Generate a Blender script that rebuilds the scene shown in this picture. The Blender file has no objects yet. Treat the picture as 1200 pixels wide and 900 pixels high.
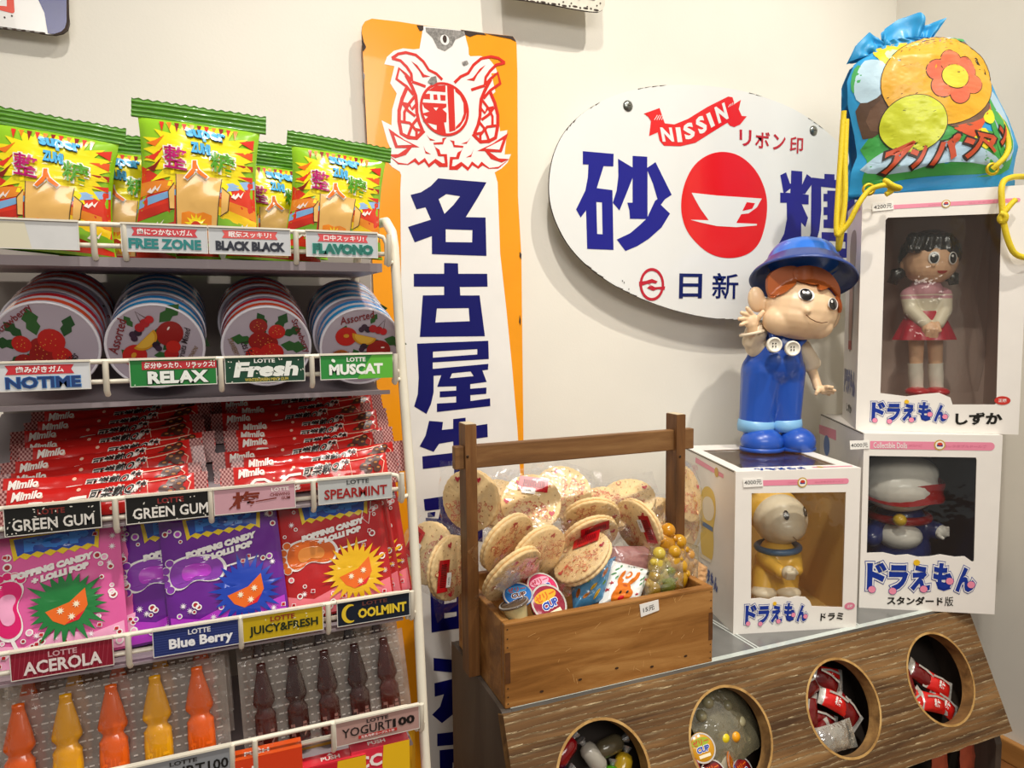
import bpy, bmesh, math, random
from mathutils import Vector, Matrix, noise
from mathutils.geometry import tessellate_polygon
R = math.radians
SC = bpy.context.scene
COL = SC.collection
rnd = random.Random(7)

# ------------------------------------------------------------------ camera (photo treated as 1200x900)
H = 0.84                                        # eye height above the platform
FOC, YAW, PIT, ROL = 815.0, R(21.9), R(4.67), R(-0.65)
CAM = Vector((0, -1.0, H))
_f = Vector((math.sin(YAW)*math.cos(PIT), math.cos(YAW)*math.cos(PIT), -math.sin(PIT)))
_r0 = Vector((math.cos(YAW), -math.sin(YAW), 0)); _u0 = _r0.cross(_f)
_r = _r0*math.cos(ROL) + _u0*math.sin(ROL); _u = _u0*math.cos(ROL) - _r0*math.sin(ROL)
cd = bpy.data.cameras.new('camera'); cam = bpy.data.objects.new('camera', cd); COL.objects.link(cam)
cd.sensor_width = 36; cd.lens = FOC/1200*36; cd.clip_start = .01
mw = Matrix((_r, _u, -_f)).transposed().to_4x4(); mw.translation = CAM; cam.matrix_world = mw
SC.camera = cam
# ------------------------------------------------------------------ light and exposure
SC.view_settings.view_transform = 'Standard'; SC.view_settings.look = 'None'
SC.view_settings.gamma = 1; SC.view_settings.use_curve_mapping = False
SC.view_settings.exposure = 0.05
WORLD_COL, WORLD_STR = (1.0, .95, .87), 0.25
w = bpy.data.worlds.new('world'); SC.world = w; w.use_nodes = True
w.node_tree.nodes['Background'].inputs[0].default_value = (*WORLD_COL, 1)
w.node_tree.nodes['Background'].inputs[1].default_value = WORLD_STR
def lamp(name, kind, loc, target, energy, color, **kw):
    d = bpy.data.lights.new(name, kind); d.energy = energy; d.color = color
    for k, v in kw.items(): setattr(d, k, v)
    o = bpy.data.objects.new(name, d); COL.objects.link(o); o.location = loc
    o.rotation_euler = (Vector(target)-Vector(loc)).to_track_quat('-Z', 'Y').to_euler()
    return o
lamp('ceiling_spot', 'SPOT', (.95, -.95, H+1.75), (.62, .1, H-.15), 88, (1, .94, .85), spot_size=R(66), spot_blend=.9, shadow_soft_size=.022)
lamp('ceiling_spot', 'SPOT', (.10, -.95, H+1.60), (.12, -.2, H-.1), 76, (1, .95, .88), spot_size=R(66), spot_blend=.9, shadow_soft_size=.03)
lamp('ceiling_spot', 'SPOT', (.05, -1.1, H+1.7), (1.35, -.2, H+.0), 64, (1, .94, .85), spot_size=R(60), spot_blend=.9, shadow_soft_size=.03)
lamp('front_fill', 'AREA', (.0, -2.3, H+1.05), (.35, -.2, H-.2), 21, (1, .96, .9), shape='RECTANGLE', size=1.5, size_y=.6)  # soft frontal fill, added to brighten the rack and box interiors

# ------------------------------------------------------------------ pixel rays and planes
def ray(x, y): return (_r*((x-600)/FOC) - _u*((y-450)/FOC) + _f)
def at(x, y, Y):                                # point of the vertical plane y=Y seen at a pixel
    d = ray(x, y); return CAM + d*((Y-CAM.y)/d.y)
def atz(x, y, Z):
    d = ray(x, y); return CAM + d*((Z-CAM.z)/d.z)
class Plane:
    "a flat frame: call (u,v,h) -> world point, h above the surface"
    def __init__(s, O, ex, ey):
        s.O = Vector(O); s.ex = Vector(ex).normalized(); s.ey = Vector(ey); s.ey = (s.ey - s.ex*s.ey.dot(s.ex)).normalized()
        s.n = s.ex.cross(s.ey); s.sub = None
    def __call__(s, u, v, h=0): return s.O + s.ex*u + s.ey*v + s.n*h
    def px(s, x, y):
        d = ray(x, y); t = (s.O-CAM).dot(s.n)/d.dot(s.n); p = CAM + d*t - s.O
        return (p.dot(s.ex), p.dot(s.ey))
    def pxs(s, pts, z=None):                    # z=(x0,y0,scale): points measured in a magnified crop
        if z: pts = [(z[0]+a/z[2], z[1]+b/z[2]) for a, b in pts]
        return [s.px(a, b) for a, b in pts]
class Surf:
    "a curved frame given by a function (u,v,h)"
    def __init__(s, fn, sub=.012): s.fn = fn; s.sub = sub
    def __call__(s, u, v, h=0): return Vector(s.fn(u, v, h))

# ------------------------------------------------------------------ materials
def lin(c): return tuple((x/12.92 if x <= .04045 else ((x+.055)/1.055)**2.4) for x in c)
def hexc(h): h = h.lstrip('#'); return lin(tuple(int(h[i:i+2], 16)/255 for i in (0, 2, 4)))
MATS = {}
def mat(h, rough=.45, metal=0, var=0, scale=30, bump=0, bscale=60, spec=.5, trans=0, name=None, coat=0, sss=0):
    key = (h, rough, metal, var, scale, bump, bscale, spec, trans, coat, sss)
    if key in MATS: return MATS[key]
    m = bpy.data.materials.new(name or 'paint'); m.use_nodes = True
    nt = m.node_tree; b = nt.nodes['Principled BSDF']; c = hexc(h)
    b.inputs['Base Color'].default_value = (*c, 1); b.inputs['Roughness'].default_value = rough
    b.inputs['Metallic'].default_value = metal; b.inputs['Specular IOR Level'].default_value = spec
    b.inputs['Transmission Weight'].default_value = trans; b.inputs['Coat Weight'].default_value = coat
    if sss:
        b.inputs['Subsurface Weight'].default_value = sss; b.inputs['Subsurface Radius'].default_value = (.004, .002, .001)
    if var or bump:
        tc = nt.nodes.new('ShaderNodeTexCoord')
    if var:
        n = nt.nodes.new('ShaderNodeTexNoise'); n.inputs['Scale'].default_value = scale; n.inputs['Detail'].default_value = 5
        nt.links.new(tc.outputs['Object'], n.inputs['Vector'])
        r = nt.nodes.new('ShaderNodeValToRGB'); nt.links.new(n.outputs['Fac'], r.inputs[0])
        r.color_ramp.elements[0].position = .3; r.color_ramp.elements[1].position = .7
        r.color_ramp.elements[0].color = (*[x*(1-var) for x in c], 1); r.color_ramp.elements[1].color = (*[min(1, x*(1+var*.6)) for x in c], 1)
        nt.links.new(r.outputs[0], b.inputs['Base Color'])
    if bump:
        n2 = nt.nodes.new('ShaderNodeTexNoise'); n2.inputs['Scale'].default_value = bscale; n2.inputs['Detail'].default_value = 4
        nt.links.new(tc.outputs['Object'], n2.inputs['Vector'])
        bp = nt.nodes.new('ShaderNodeBump'); bp.inputs['Strength'].default_value = bump; bp.inputs['Distance'].default_value = .002
        nt.links.new(n2.outputs['Fac'], bp.inputs['Height']); nt.links.new(bp.outputs[0], b.inputs['Normal'])
    MATS[key] = m; return m
def film(name='clear_film', tint='#ffffff', gloss=.12, haze=0.0, rough=.08, bump=.6, bscale=40):
    key = ('film', tint, gloss, haze, rough, bump, bscale)
    if key in MATS: return MATS[key]
    m = bpy.data.materials.new(name); m.use_nodes = True; nt = m.node_tree
    for n in list(nt.nodes): nt.nodes.remove(n)
    out = nt.nodes.new('ShaderNodeOutputMaterial'); tr = nt.nodes.new('ShaderNodeBsdfTransparent'); gl = nt.nodes.new('ShaderNodeBsdfGlossy')
    df = nt.nodes.new('ShaderNodeBsdfDiffuse'); df.inputs[0].default_value = (*hexc(tint), 1)
    tr.inputs[0].default_value = (*hexc(tint), 1); gl.inputs['Roughness'].default_value = rough
    lw = nt.nodes.new('ShaderNodeLayerWeight'); lw.inputs[0].default_value = .25
    ma = nt.nodes.new('ShaderNodeMath'); ma.operation = 'MULTIPLY_ADD'; ma.inputs[1].default_value = .6; ma.inputs[2].default_value = gloss; ma.use_clamp = True
    nt.links.new(lw.outputs['Facing'], ma.inputs[0])
    ms0 = nt.nodes.new('ShaderNodeMixShader'); ms0.inputs[0].default_value = haze
    nt.links.new(tr.outputs[0], ms0.inputs[1]); nt.links.new(df.outputs[0], ms0.inputs[2])
    ms = nt.nodes.new('ShaderNodeMixShader'); nt.links.new(ma.outputs[0], ms.inputs[0]); nt.links.new(ms0.outputs[0], ms.inputs[1]); nt.links.new(gl.outputs[0], ms.inputs[2])
    if bump:
        tc = nt.nodes.new('ShaderNodeTexCoord'); n2 = nt.nodes.new('ShaderNodeTexNoise'); n2.inputs['Scale'].default_value = bscale; n2.inputs['Detail'].default_value = 3
        nt.links.new(tc.outputs['Object'], n2.inputs['Vector'])
        bp = nt.nodes.new('ShaderNodeBump'); bp.inputs['Strength'].default_value = bump; bp.inputs['Distance'].default_value = .004
        nt.links.new(n2.outputs['Fac'], bp.inputs['Height']); nt.links.new(bp.outputs[0], gl.inputs['Normal']); nt.links.new(bp.outputs[0], lw.inputs['Normal'])
    nt.links.new(ms.outputs[0], out.inputs[0]); MATS[key] = m; return m
def wood(name, c0, c1, c2, stretch=(2, 30, 30), rough=.5, bump=.3, scale=1.0, spec=.4, ridges=0):
    if name in MATS: return MATS[name]
    m = bpy.data.materials.new(name); m.use_nodes = True; nt = m.node_tree; b = nt.nodes['Principled BSDF']
    tc = nt.nodes.new('ShaderNodeTexCoord'); mp = nt.nodes.new('ShaderNodeMapping'); mp.inputs['Scale'].default_value = stretch
    nt.links.new(tc.outputs['Object'], mp.inputs['Vector'])
    n = nt.nodes.new('ShaderNodeTexNoise'); n.inputs['Scale'].default_value = scale; n.inputs['Detail'].default_value = 8; n.inputs['Roughness'].default_value = .62
    n.inputs['Distortion'].default_value = .6
    nt.links.new(mp.outputs[0], n.inputs['Vector'])
    r = nt.nodes.new('ShaderNodeValToRGB'); e = r.color_ramp.elements
    e[0].position = .32; e[1].position = .72; e[0].color = (*hexc(c0), 1); e[1].color = (*hexc(c2), 1)
    k = e.new(.52); k.color = (*hexc(c1), 1)
    nt.links.new(n.outputs['Fac'], r.inputs[0]); nt.links.new(r.outputs[0], b.inputs['Base Color'])
    b.inputs['Roughness'].default_value = rough; b.inputs['Specular IOR Level'].default_value = spec
    h = n.outputs['Fac']
    if ridges:
        wv = nt.nodes.new('ShaderNodeTexWave'); wv.wave_type = 'BANDS'; wv.bands_direction = 'Z'; wv.wave_profile = 'SAW'
        wv.inputs['Scale'].default_value = ridges; wv.inputs['Distortion'].default_value = 5.0; wv.inputs['Detail'].default_value = 5; wv.inputs['Detail Scale'].default_value = 2.2; wv.inputs['Detail Roughness'].default_value = .65
        mp2 = nt.nodes.new('ShaderNodeMapping'); mp2.inputs['Scale'].default_value = (.13, 1, 1); nt.links.new(tc.outputs['Object'], mp2.inputs['Vector'])
        nt.links.new(mp2.outputs[0], wv.inputs['Vector'])
        n3 = nt.nodes.new('ShaderNodeTexNoise'); n3.inputs['Scale'].default_value = 170; n3.inputs['Detail'].default_value = 3
        mp3 = nt.nodes.new('ShaderNodeMapping'); mp3.inputs['Scale'].default_value = (.35, 1, 1); nt.links.new(tc.outputs['Object'], mp3.inputs['Vector']); nt.links.new(mp3.outputs[0], n3.inputs['Vector'])
        pw = nt.nodes.new('ShaderNodeMath'); pw.operation = 'POWER'; pw.inputs[1].default_value = 9; nt.links.new(wv.outputs['Fac'], pw.inputs[0])
        ml = nt.nodes.new('ShaderNodeMath'); ml.operation = 'MULTIPLY'; nt.links.new(pw.outputs[0], ml.inputs[0]); nt.links.new(n3.outputs['Fac'], ml.inputs[1])
        mx = nt.nodes.new('ShaderNodeMixRGB'); mx.blend_type = 'MIX'; mx.inputs[2].default_value = (*hexc('#d8c298'), 1)
        sc = nt.nodes.new('ShaderNodeMath'); sc.operation = 'MULTIPLY'; sc.inputs[1].default_value = 1.9; sc.use_clamp = True; nt.links.new(ml.outputs[0], sc.inputs[0])
        nt.links.new(sc.outputs[0], mx.inputs[0]); nt.links.new(r.outputs[0], mx.inputs[1]); nt.links.new(mx.outputs[0], b.inputs['Base Color'])
        ad = nt.nodes.new('ShaderNodeMath'); ad.operation = 'ADD'; nt.links.new(ml.outputs[0], ad.inputs[0]); nt.links.new(n.outputs['Fac'], ad.inputs[1]); h = ad.outputs[0]
    bp = nt.nodes.new('ShaderNodeBump'); bp.inputs['Strength'].default_value = bump; bp.inputs['Distance'].default_value = .003
    nt.links.new(h, bp.inputs['Height']); nt.links.new(bp.outputs[0], b.inputs['Normal'])
    MATS[name] = m; return m

# ------------------------------------------------------------------ lettering (font outlines become mesh)
_TXT = {}
def glyphs(s, bold=0.0, cs=1.0):
    k = (s, bold, cs)
    if k not in _TXT:
        c = bpy.data.curves.new('lettering', 'FONT'); c.body = s; c.size = 1; c.offset = bold; c.resolution_u = 2; c.space_character = cs
        o = bpy.data.objects.new('lettering', c); COL.objects.link(o)
        dg = bpy.context.evaluated_depsgraph_get(); ev = o.evaluated_get(dg); me = ev.to_mesh(); me.calc_loop_triangles()
        vs = [(v.co.x, v.co.y) for v in me.vertices]; tr = [tuple(t.vertices) for t in me.loop_triangles]
        ev.to_mesh_clear(); bpy.data.objects.remove(o); bpy.data.curves.remove(c)
        x0 = min(a for a, b in vs); x1 = max(a for a, b in vs); y0 = min(b for a, b in vs); y1 = max(b for a, b in vs)
        _TXT[k] = ([((a-x0)/(x1-x0), (b-y0)/(y1-y0)) for a, b in vs], tr, (x1-x0)/(y1-y0), (x0, x1, y0, y1))
    return _TXT[k]

# ------------------------------------------------------------------ mesh builder
class MB:
    def __init__(s): s.v = []; s.f = []; s.mi = []; s.sm = []; s.mats = []
    def _m(s, m):
        if isinstance(m, str): m = mat(m)
        if m not in s.mats: s.mats.append(m)
        return s.mats.index(m)
    def add(s, vs, fs, m, smooth=False):
        o = len(s.v); s.v += [Vector(p) for p in vs]; k = s._m(m)
        for f in fs: s.f.append([i+o for i in f]); s.mi.append(k); s.sm.append(smooth)
    def flat(s, F, tris2, h, m):                 # 2D triangles laid on a frame
        s.k = getattr(s, 'k', 0)+1; h = h+(s.k % 50)*4e-6
        sub = getattr(F, 'sub', None)
        if sub:
            st = list(tris2); out = []
            while st:
                t = st.pop(); L = [math.dist(t[i], t[(i+1) % 3]) for i in range(3)]; i = L.index(max(L))
                if L[i] > sub and len(out) < 20000:
                    a, b, c = t[i], t[(i+1) % 3], t[(i+2) % 3]; q = ((a[0]+b[0])/2, (a[1]+b[1])/2); st += [(a, q, c), (q, b, c)]
                else: out.append(t)
            tris2 = out
        vs = []; fs = []; idx = {}
        for t in tris2:
            f = []
            for p in t:
                kk = (round(p[0], 6), round(p[1], 6))
                if kk not in idx: idx[kk] = len(vs); vs.append(F(p[0], p[1], h))
                f.append(idx[kk])
            if len(set(f)) == 3:
                a, b, c = t
                if (b[0]-a[0])*(c[1]-a[1])-(b[1]-a[1])*(c[0]-a[0]) < 0: f.reverse()
                fs.append(f)
        s.add(vs, fs, m, bool(sub))
    def poly(s, F, pts, h, m, holes=()):
        loops = [pts]+list(holes); P = [[Vector((a, b, 0)) for a, b in l] for l in loops]; fl = [p for l in loops for p in l]
        s.flat(F, [tuple(fl[i] for i in t) for t in tessellate_polygon(P)], h, m)
    def ell(s, F, cx, cy, rx, ry, h, m, rot=0, n=28, a0=0, a1=360):
        c, d = math.cos(R(rot)), math.sin(R(rot)); full = a1-a0 >= 360; N = n if full else n+1
        pts = []
        for i in range(N):
            t = R(a0+(a1-a0)*i/n); x, y = rx*math.cos(t), ry*math.sin(t); pts.append((cx+x*c-y*d, cy+x*d+y*c))
        s.poly(F, pts, h, m)
    def ring(s, F, cx, cy, rx, ry, w_, h, m, rot=0, n=28):
        c, d = math.cos(R(rot)), math.sin(R(rot)); T = []
        def q(i, k): t = 2*math.pi*i/n; x, y = (rx-k)*math.cos(t), (ry-k)*math.sin(t); return (cx+x*c-y*d, cy+x*d+y*c)
        for i in range(n):
            a, b, e, g = q(i, 0), q(i+1, 0), q(i+1, w_), q(i, w_); T += [(a, b, e), (a, e, g)]
        s.flat(F, T, h, m)
    def line(s, F, pts, wd, h, m, closed=False):
        T = []; P = list(pts)+([pts[0]] if closed else [])
        nrm = []
        for i in range(len(P)):
            a = P[max(0, i-1)]; b = P[min(len(P)-1, i+1)]
            if closed and i in (0, len(P)-1): a = P[-2]; b = P[1]
            dx, dy = b[0]-a[0], b[1]-a[1]; L = math.hypot(dx, dy) or 1; nrm.append((-dy/L*wd/2, dx/L*wd/2))
        for i in range(len(P)-1):
            a, b = P[i], P[i+1]; na, nb = nrm[i], nrm[i+1]
            q = [(a[0]+na[0], a[1]+na[1]), (a[0]-na[0], a[1]-na[1]), (b[0]-nb[0], b[1]-nb[1]), (b[0]+nb[0], b[1]+nb[1])]
            T += [(q[0], q[1], q[2]), (q[0], q[2], q[3])]
        s.flat(F, T, h, m)
    def text(s, F, t, BL, BR, TL, h, m, bold=.02, cs=1.0, out=None, outw=.05, oh=None):
        "lettering fitted to the parallelogram BL,BR,TL; out = outline colour"
        vs, tr, asp, bb = glyphs(t, bold, cs)
        def q(a, b): return (BL[0]+a*(BR[0]-BL[0])+b*(TL[0]-BL[0]), BL[1]+a*(BR[1]-BL[1])+b*(TL[1]-BL[1]))
        if out:
            v2, t2, _, b2 = glyphs(t, bold+outw, cs); W, Hh = bb[1]-bb[0], bb[3]-bb[2]
            v2 = [((b2[0]+a*(b2[1]-b2[0])-bb[0])/W, (b2[2]+b*(b2[3]-b2[2])-bb[2])/Hh) for a, b in v2]
            s.flat(F, [tuple(q(*v2[i]) for i in f) for f in t2], oh if oh is not None else h-.0003, out)
        s.flat(F, [tuple(q(*vs[i]) for i in f) for f in tr], h, m)
    def rect(s, F, x0, y0, x1, y1, h, m): s.flat(F, [((x0, y0), (x1, y0), (x1, y1)), ((x0, y0), (x1, y1), (x0, y1))], h, m)
    def prism(s, F, pts, h0, h1, m, holes=(), back=True, side=None):
        area = sum(pts[i][0]*pts[(i+1) % len(pts)][1]-pts[(i+1) % len(pts)][0]*pts[i][1] for i in range(len(pts)))
        if area < 0: pts = pts[::-1]
        s.poly(F, pts, h1, m, holes)
        if back:
            o = len(s.f); s.poly(F, pts, h0, m, holes)
            for i in range(o, len(s.f)): s.f[i].reverse()
        for k, l in enumerate([pts]+list(holes)):
            if k:
                ar = sum(l[i][0]*l[(i+1) % len(l)][1]-l[(i+1) % len(l)][0]*l[i][1] for i in range(len(l)))
                if ar > 0: l = l[::-1]
            n = len(l); vs = [F(a, b, h0) for a, b in l]+[F(a, b, h1) for a, b in l]
            s.add(vs, [(i, (i+1) % n, (i+1) % n+n, i+n) for i in range(n)], side or m)
    def box(s, c, size, m, rot=None):
        c = Vector(c); a = Vector(size)/2; vs = []
        for i in range(8):
            p = Vector((a.x if i & 1 else -a.x, a.y if i & 2 else -a.y, a.z if i & 4 else -a.z))
            vs.append(c+(rot @ p if rot else p))
        s.add(vs, [(0, 2, 3, 1), (4, 5, 7, 6), (0, 1, 5, 4), (2, 6, 7, 3), (0, 4, 6, 2), (1, 3, 7, 5)], m)
    def tube(s, path, r, m, n=8, closed=False, caps=True):
        P = [Vector(p) for p in path]; N = len(P); rr = r if isinstance(r, (list, tuple)) else [r]*N
        T = []
        for i in range(N):
            a = P[(i-1) % N] if closed or i else P[i]; b = P[(i+1) % N] if closed or i < N-1 else P[i]; T.append((b-a).normalized())
        up = Vector((0, 0, 1)) if abs(T[0].z) < .9 else Vector((1, 0, 0)); x = T[0].cross(up).normalized(); vs = []
        for i in range(N):
            x = (x-T[i]*x.dot(T[i])).normalized(); y = T[i].cross(x)
            for k in range(n): a = 2*math.pi*k/n; vs.append(P[i]+(x*math.cos(a)+y*math.sin(a))*rr[i])
        fs = []
        for i in range(N if closed else N-1):
            for k in range(n): j = (i+1) % N; fs.append((i*n+k, i*n+(k+1) % n, j*n+(k+1) % n, j*n+k))
        s.add(vs, fs, m, True)
        if caps and not closed:
            s.add(vs[:n], [tuple(range(n))[::-1]], m); s.add(vs[-n:], [tuple(range(n))], m)
    def lathe(s, prof, M, m, n=32, smooth=True):
        "prof: list of (radius, height) turned about local z of matrix M"
        vs = []; fs = []
        for r, z in prof:
            for k in range(n): a = 2*math.pi*k/n; vs.append(M @ Vector((r*math.cos(a), r*math.sin(a), z)))
        for i in range(len(prof)-1):
            for k in range(n): fs.append((i*n+k, i*n+(k+1) % n, (i+1)*n+(k+1) % n, (i+1)*n+k))
        s.add(vs, fs, m, smooth)
    def ball(s, c, r, m, rot=None, nu=20, nv=12):
        c = Vector(c); r = Vector((r, r, r)) if isinstance(r, (int, float)) else Vector(r); vs = []; fs = []
        for j in range(nv+1):
            t = math.pi*j/nv
            for i in range(nu):
                a = 2*math.pi*i/nu; p = Vector((r.x*math.sin(t)*math.cos(a), r.y*math.sin(t)*math.sin(a), r.z*math.cos(t))); vs.append(c+(rot @ p if rot else p))
        for j in range(nv):
            for i in range(nu): fs.append((j*nu+i, (j+1)*nu+i, (j+1)*nu+(i+1) % nu, j*nu+(i+1) % nu))
        s.add(vs, fs, m, True)
    def grid(s, fn, nu, nv, m, smooth=True, flip=False):
        vs = [fn(i/nu, j/nv) for j in range(nv+1) for i in range(nu+1)]
        fs = []
        for j in range(nv):
            for i in range(nu):
                a = j*(nu+1)+i; q = (a, a+1, a+nu+2, a+nu+1); fs.append(q[::-1] if flip else q)
        if callable(m):
            k0 = len(s.v); s.v += [Vector(p) for p in vs]
            for t, q in enumerate(fs):
                s.f.append([x+k0 for x in q]); s.mi.append(s._m(m((t % nu+.5)/nu, (t//nu+.5)/nv))); s.sm.append(smooth)
        else: s.add(vs, fs, m, smooth)
    def build(s, name, parent=None, base=None, bevel=0, seg=2, subsurf=0):
        if parent is not None: off = parent.matrix_world.translation.copy()
        elif base is not None: off = Vector(base)
        else:
            xs = [p.x for p in s.v]; ys = [p.y for p in s.v]; zs = [p.z for p in s.v]
            off = Vector(((min(xs)+max(xs))/2, (min(ys)+max(ys))/2, min(zs)))
        me = bpy.data.meshes.new(name); me.from_pydata([tuple(p-off) for p in s.v], [], s.f)
        for m in s.mats: me.materials.append(m)
        me.polygons.foreach_set('material_index', s.mi); me.polygons.foreach_set('use_smooth', s.sm)
        me.update()
        o = bpy.data.objects.new(name, me); COL.objects.link(o)
        if parent is not None: o.parent = parent
        else: o.location = off; o.matrix_world = Matrix.Translation(off)
        if bevel:
            b = o.modifiers.new('bevel', 'BEVEL'); b.width = bevel; b.segments = seg; b.limit_method = 'ANGLE'; b.angle_limit = R(40)
        if subsurf:
            b = o.modifiers.new('subsurf', 'SUBSURF'); b.levels = b.render_levels = subsurf
        return o
def tag(o, label=None, cat=None, group=None, kind=None):
    for k, v in (('label', label), ('category', cat), ('group', group), ('kind', kind)):
        if v: o[k] = v
    return o
def thing(name, loc, label, cat, group=None):
    o = bpy.data.objects.new(name, None); COL.objects.link(o); o.empty_display_size = .02
    o.location = loc; o.matrix_world = Matrix.Translation(Vector(loc)); return tag(o, label, cat, group)
def put(o, M): o.matrix_world = M; return o
def dup(root, M, label=None, group=None):
    r = root.copy(); COL.objects.link(r); r.matrix_world = M
    if label: r['label'] = label
    if group: r['group'] = group
    for ch in list(root.children):
        c = ch.copy(); COL.objects.link(c); c.parent = r; c.matrix_parent_inverse = ch.matrix_parent_inverse.copy()
        for g in ch.children:
            d = g.copy(); COL.objects.link(d); d.parent = c
    return r
def blob(prims, voxel, m, name, parent=None, base=None, smooth=6, paint=None):
    "one continuous skin grown over balls/tubes: prims = list of callables filling a MB"
    b = MB()
    for p in prims: p(b)
    me = bpy.data.meshes.new('skin'); me.from_pydata([tuple(p) for p in b.v], [], b.f); o = bpy.data.objects.new('skin', me); COL.objects.link(o)
    r = o.modifiers.new('r', 'REMESH'); r.mode = 'VOXEL'; r.voxel_size = voxel
    if smooth: q = o.modifiers.new('s', 'SMOOTH'); q.iterations = smooth; q.factor = .5
    dg = bpy.context.evaluated_depsgraph_get(); ev = o.evaluated_get(dg); e = ev.to_mesh()
    out = MB(); vs = [v.co.copy() for v in e.vertices]; fs = [tuple(p.vertices) for p in e.polygons]
    if paint:
        out.v = vs
        for f in fs:
            c = sum((vs[i] for i in f), Vector())/len(f); out.f.append(list(f)); out.mi.append(out._m(paint(c))); out.sm.append(True)
    else: out.add(vs, fs, m, True)
    ev.to_mesh_clear(); bpy.data.objects.remove(o); bpy.data.meshes.remove(me)
    return out.build(name, parent, base)
def capsule(a, b, r0, r1, n=14):
    def f(mb):
        A, B = Vector(a), Vector(b); mb.tube([A, A.lerp(B, .5), B], [r0, (r0+r1)/2, r1], '#ffffff', n); mb.ball(A, r0, '#ffffff'); mb.ball(B, r1, '#ffffff')
    return f
def ballp(c, r, rot=None): return lambda mb: mb.ball(c, r, '#ffffff', rot)
def blend(a, b, t): return a+(b-a)*t
# ------------------------------------------------------------------ the setting
WY, WX = .13, 1.354                              # back wall, right wall
plaster = mat('#e6e1d5', .75, var=.03, scale=6, bump=.08, bscale=240, spec=.25)
b = MB(); b.box((.2, WY+.05, 1.2), (4.4, .1, 2.4), plaster); tag(b.build('wall_back'), 'cream painted back wall', kind='structure')
b = MB(); b.box((WX+.05, -1.2, 1.2), (.1, 2.66, 2.4), plaster); tag(b.build('wall_right'), 'cream painted side wall', kind='structure')
b = MB()
fw = wood('platform_wood', '#4a2a14', '#6d4322', '#8a5a30', (1.5, 14, 14), .45, .15)
for i in range(24): b.box((.2, WY-.06-i*.11, -.02), (4.4, .108, .04), fw)
tag(b.build('floor', bevel=.0015), 'brown wooden plank floor', kind='structure')
bw = wood('skirting_wood', '#7a4f26', '#a8743c', '#c08a4c', (14, 1.2, 14), .45, .1)
b = MB(); b.box((WX-.007, -1.2, .022), (.014, 2.66, .044), bw); tag(b.build('baseboard_right', bevel=.003), kind='structure')
b = MB(); b.box((.2-.42, WY-.007, .022), (3.1, .014, .044), bw); tag(b.build('baseboard_back', bevel=.003), kind='structure')

# ------------------------------------------------------------------ tall orange enamel sign
ORG, WHT, NAVY, RED = mat('#f09a12', .22, var=.05, scale=14, coat=.3), mat('#ece9e4', .2, var=.03, scale=20, coat=.3), mat('#0f1160', .3, spec=.35), mat('#d02a20', .22, coat=.3)
RUST = mat('#3a2a22', .8, var=.4, scale=90); CHIP = mat('#8b8782', .8, var=.5, scale=300)
S = Plane(at(425, 300, WY-.024), (1, 0, 0), (0, 0, 1)); b = MB()
z3 = (410, 10, 4.0909)
outl = S.pxs([(57, 110), (60, 82), (72, 62), (105, 48), (230, 62), (345, 80), (430, 92), (545, 103), (600, 113), (760, 130), (786, 138), (799, 165), (803, 300)], z3)+S.pxs([(607, 230), (611, 300), (614, 563), (617, 720), (621, 1000), (612, 1010), (470, 1020), (461, 1010), (458, 900), (449, 700), (440, 400), (433, 220)])
b.prism(S, outl, -.004, 0, ORG, side=RUST)
L1, L2, L3 = .0004, .0008, .0012
white = S.pxs([(352, 84), (450, 95), (535, 103), (550, 120), (560, 160), (568, 190), (570, 222)], z3)
ze = (440, 50, 5.6235)
white += S.pxs([(625, 90), (690, 88), (750, 110), (790, 160), (803, 200), (762, 203), (790, 325), (760, 350), (800, 430), (812, 500), (820, 585), (868, 577), (850, 738), (893, 735), (870, 790), (830, 830), (785, 855)], ze)
white += S.pxs([(583, 214), (586, 297), (593, 360), (600, 430), (606, 500), (610, 563), (613, 680), (615, 800), (616, 990), (512, 1000), (500, 880), (490, 740), (480, 600), (473, 480), (470, 320), (469, 225), (470, 205)])
white += S.pxs([(160, 850), (110, 820), (75, 780), (78, 735), (100, 700), (78, 650), (40, 512), (105, 545), (110, 440), (140, 335), (97, 268), (125, 155), (58, 142), (75, 95), (120, 55), (180, 38), (250, 45), (290, 40)], ze)
b.poly(S, white, L1, WHT)
# rust along the top edge and round the nail hole
b.poly(S, S.pxs([(320, 80), (352, 82), (352, 104), (335, 108)], z3), L2, RUST)
b.poly(S, S.pxs([(530, 102), (640, 118), (655, 128), (610, 124), (575, 136), (545, 122)], z3), L2, RUST)
b.poly(S, S.pxs([(640, 119), (780, 134), (797, 160), (770, 146), (700, 132)], z3), L2, RUST)
b.poly(S, S.pxs([(58, 120), (66, 160), (78, 185), (66, 205), (60, 200)], z3), L2, RUST)
b.poly(S, S.pxs([(62, 300), (72, 320), (70, 345), (63, 340)], z3), L2, CHIP)
b.poly(S, S.pxs([(362, 92), (460, 100), (548, 110), (552, 128), (505, 150), (490, 180), (455, 205), (420, 190), (395, 140), (365, 112)], z3), L2, CHIP)
b.ell(S, *S.px(521, 47), .0075, .008, L2+.0002, WHT, n=14); b.ell(S, *S.px(521, 46), .0035, .006, L3, RUST, n=12)
b.poly(S, S.pxs([(388, 330), (412, 325), (418, 355), (395, 370), (372, 352)], z3), .0016, CHIP)
b.poly(S, S.pxs([(535, 258), (560, 250), (568, 266), (545, 275)], z3), .0016, CHIP)
b.poly(S, S.pxs([(424, 400), (427, 415), (426, 430), (422, 420)], (430, 200, 2.37)), L2, RUST)
b.poly(S, S.pxs([(424, 225), (429, 232), (428, 246), (423, 238)], (430, 200, 2.37)), L2, RUST)
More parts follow.
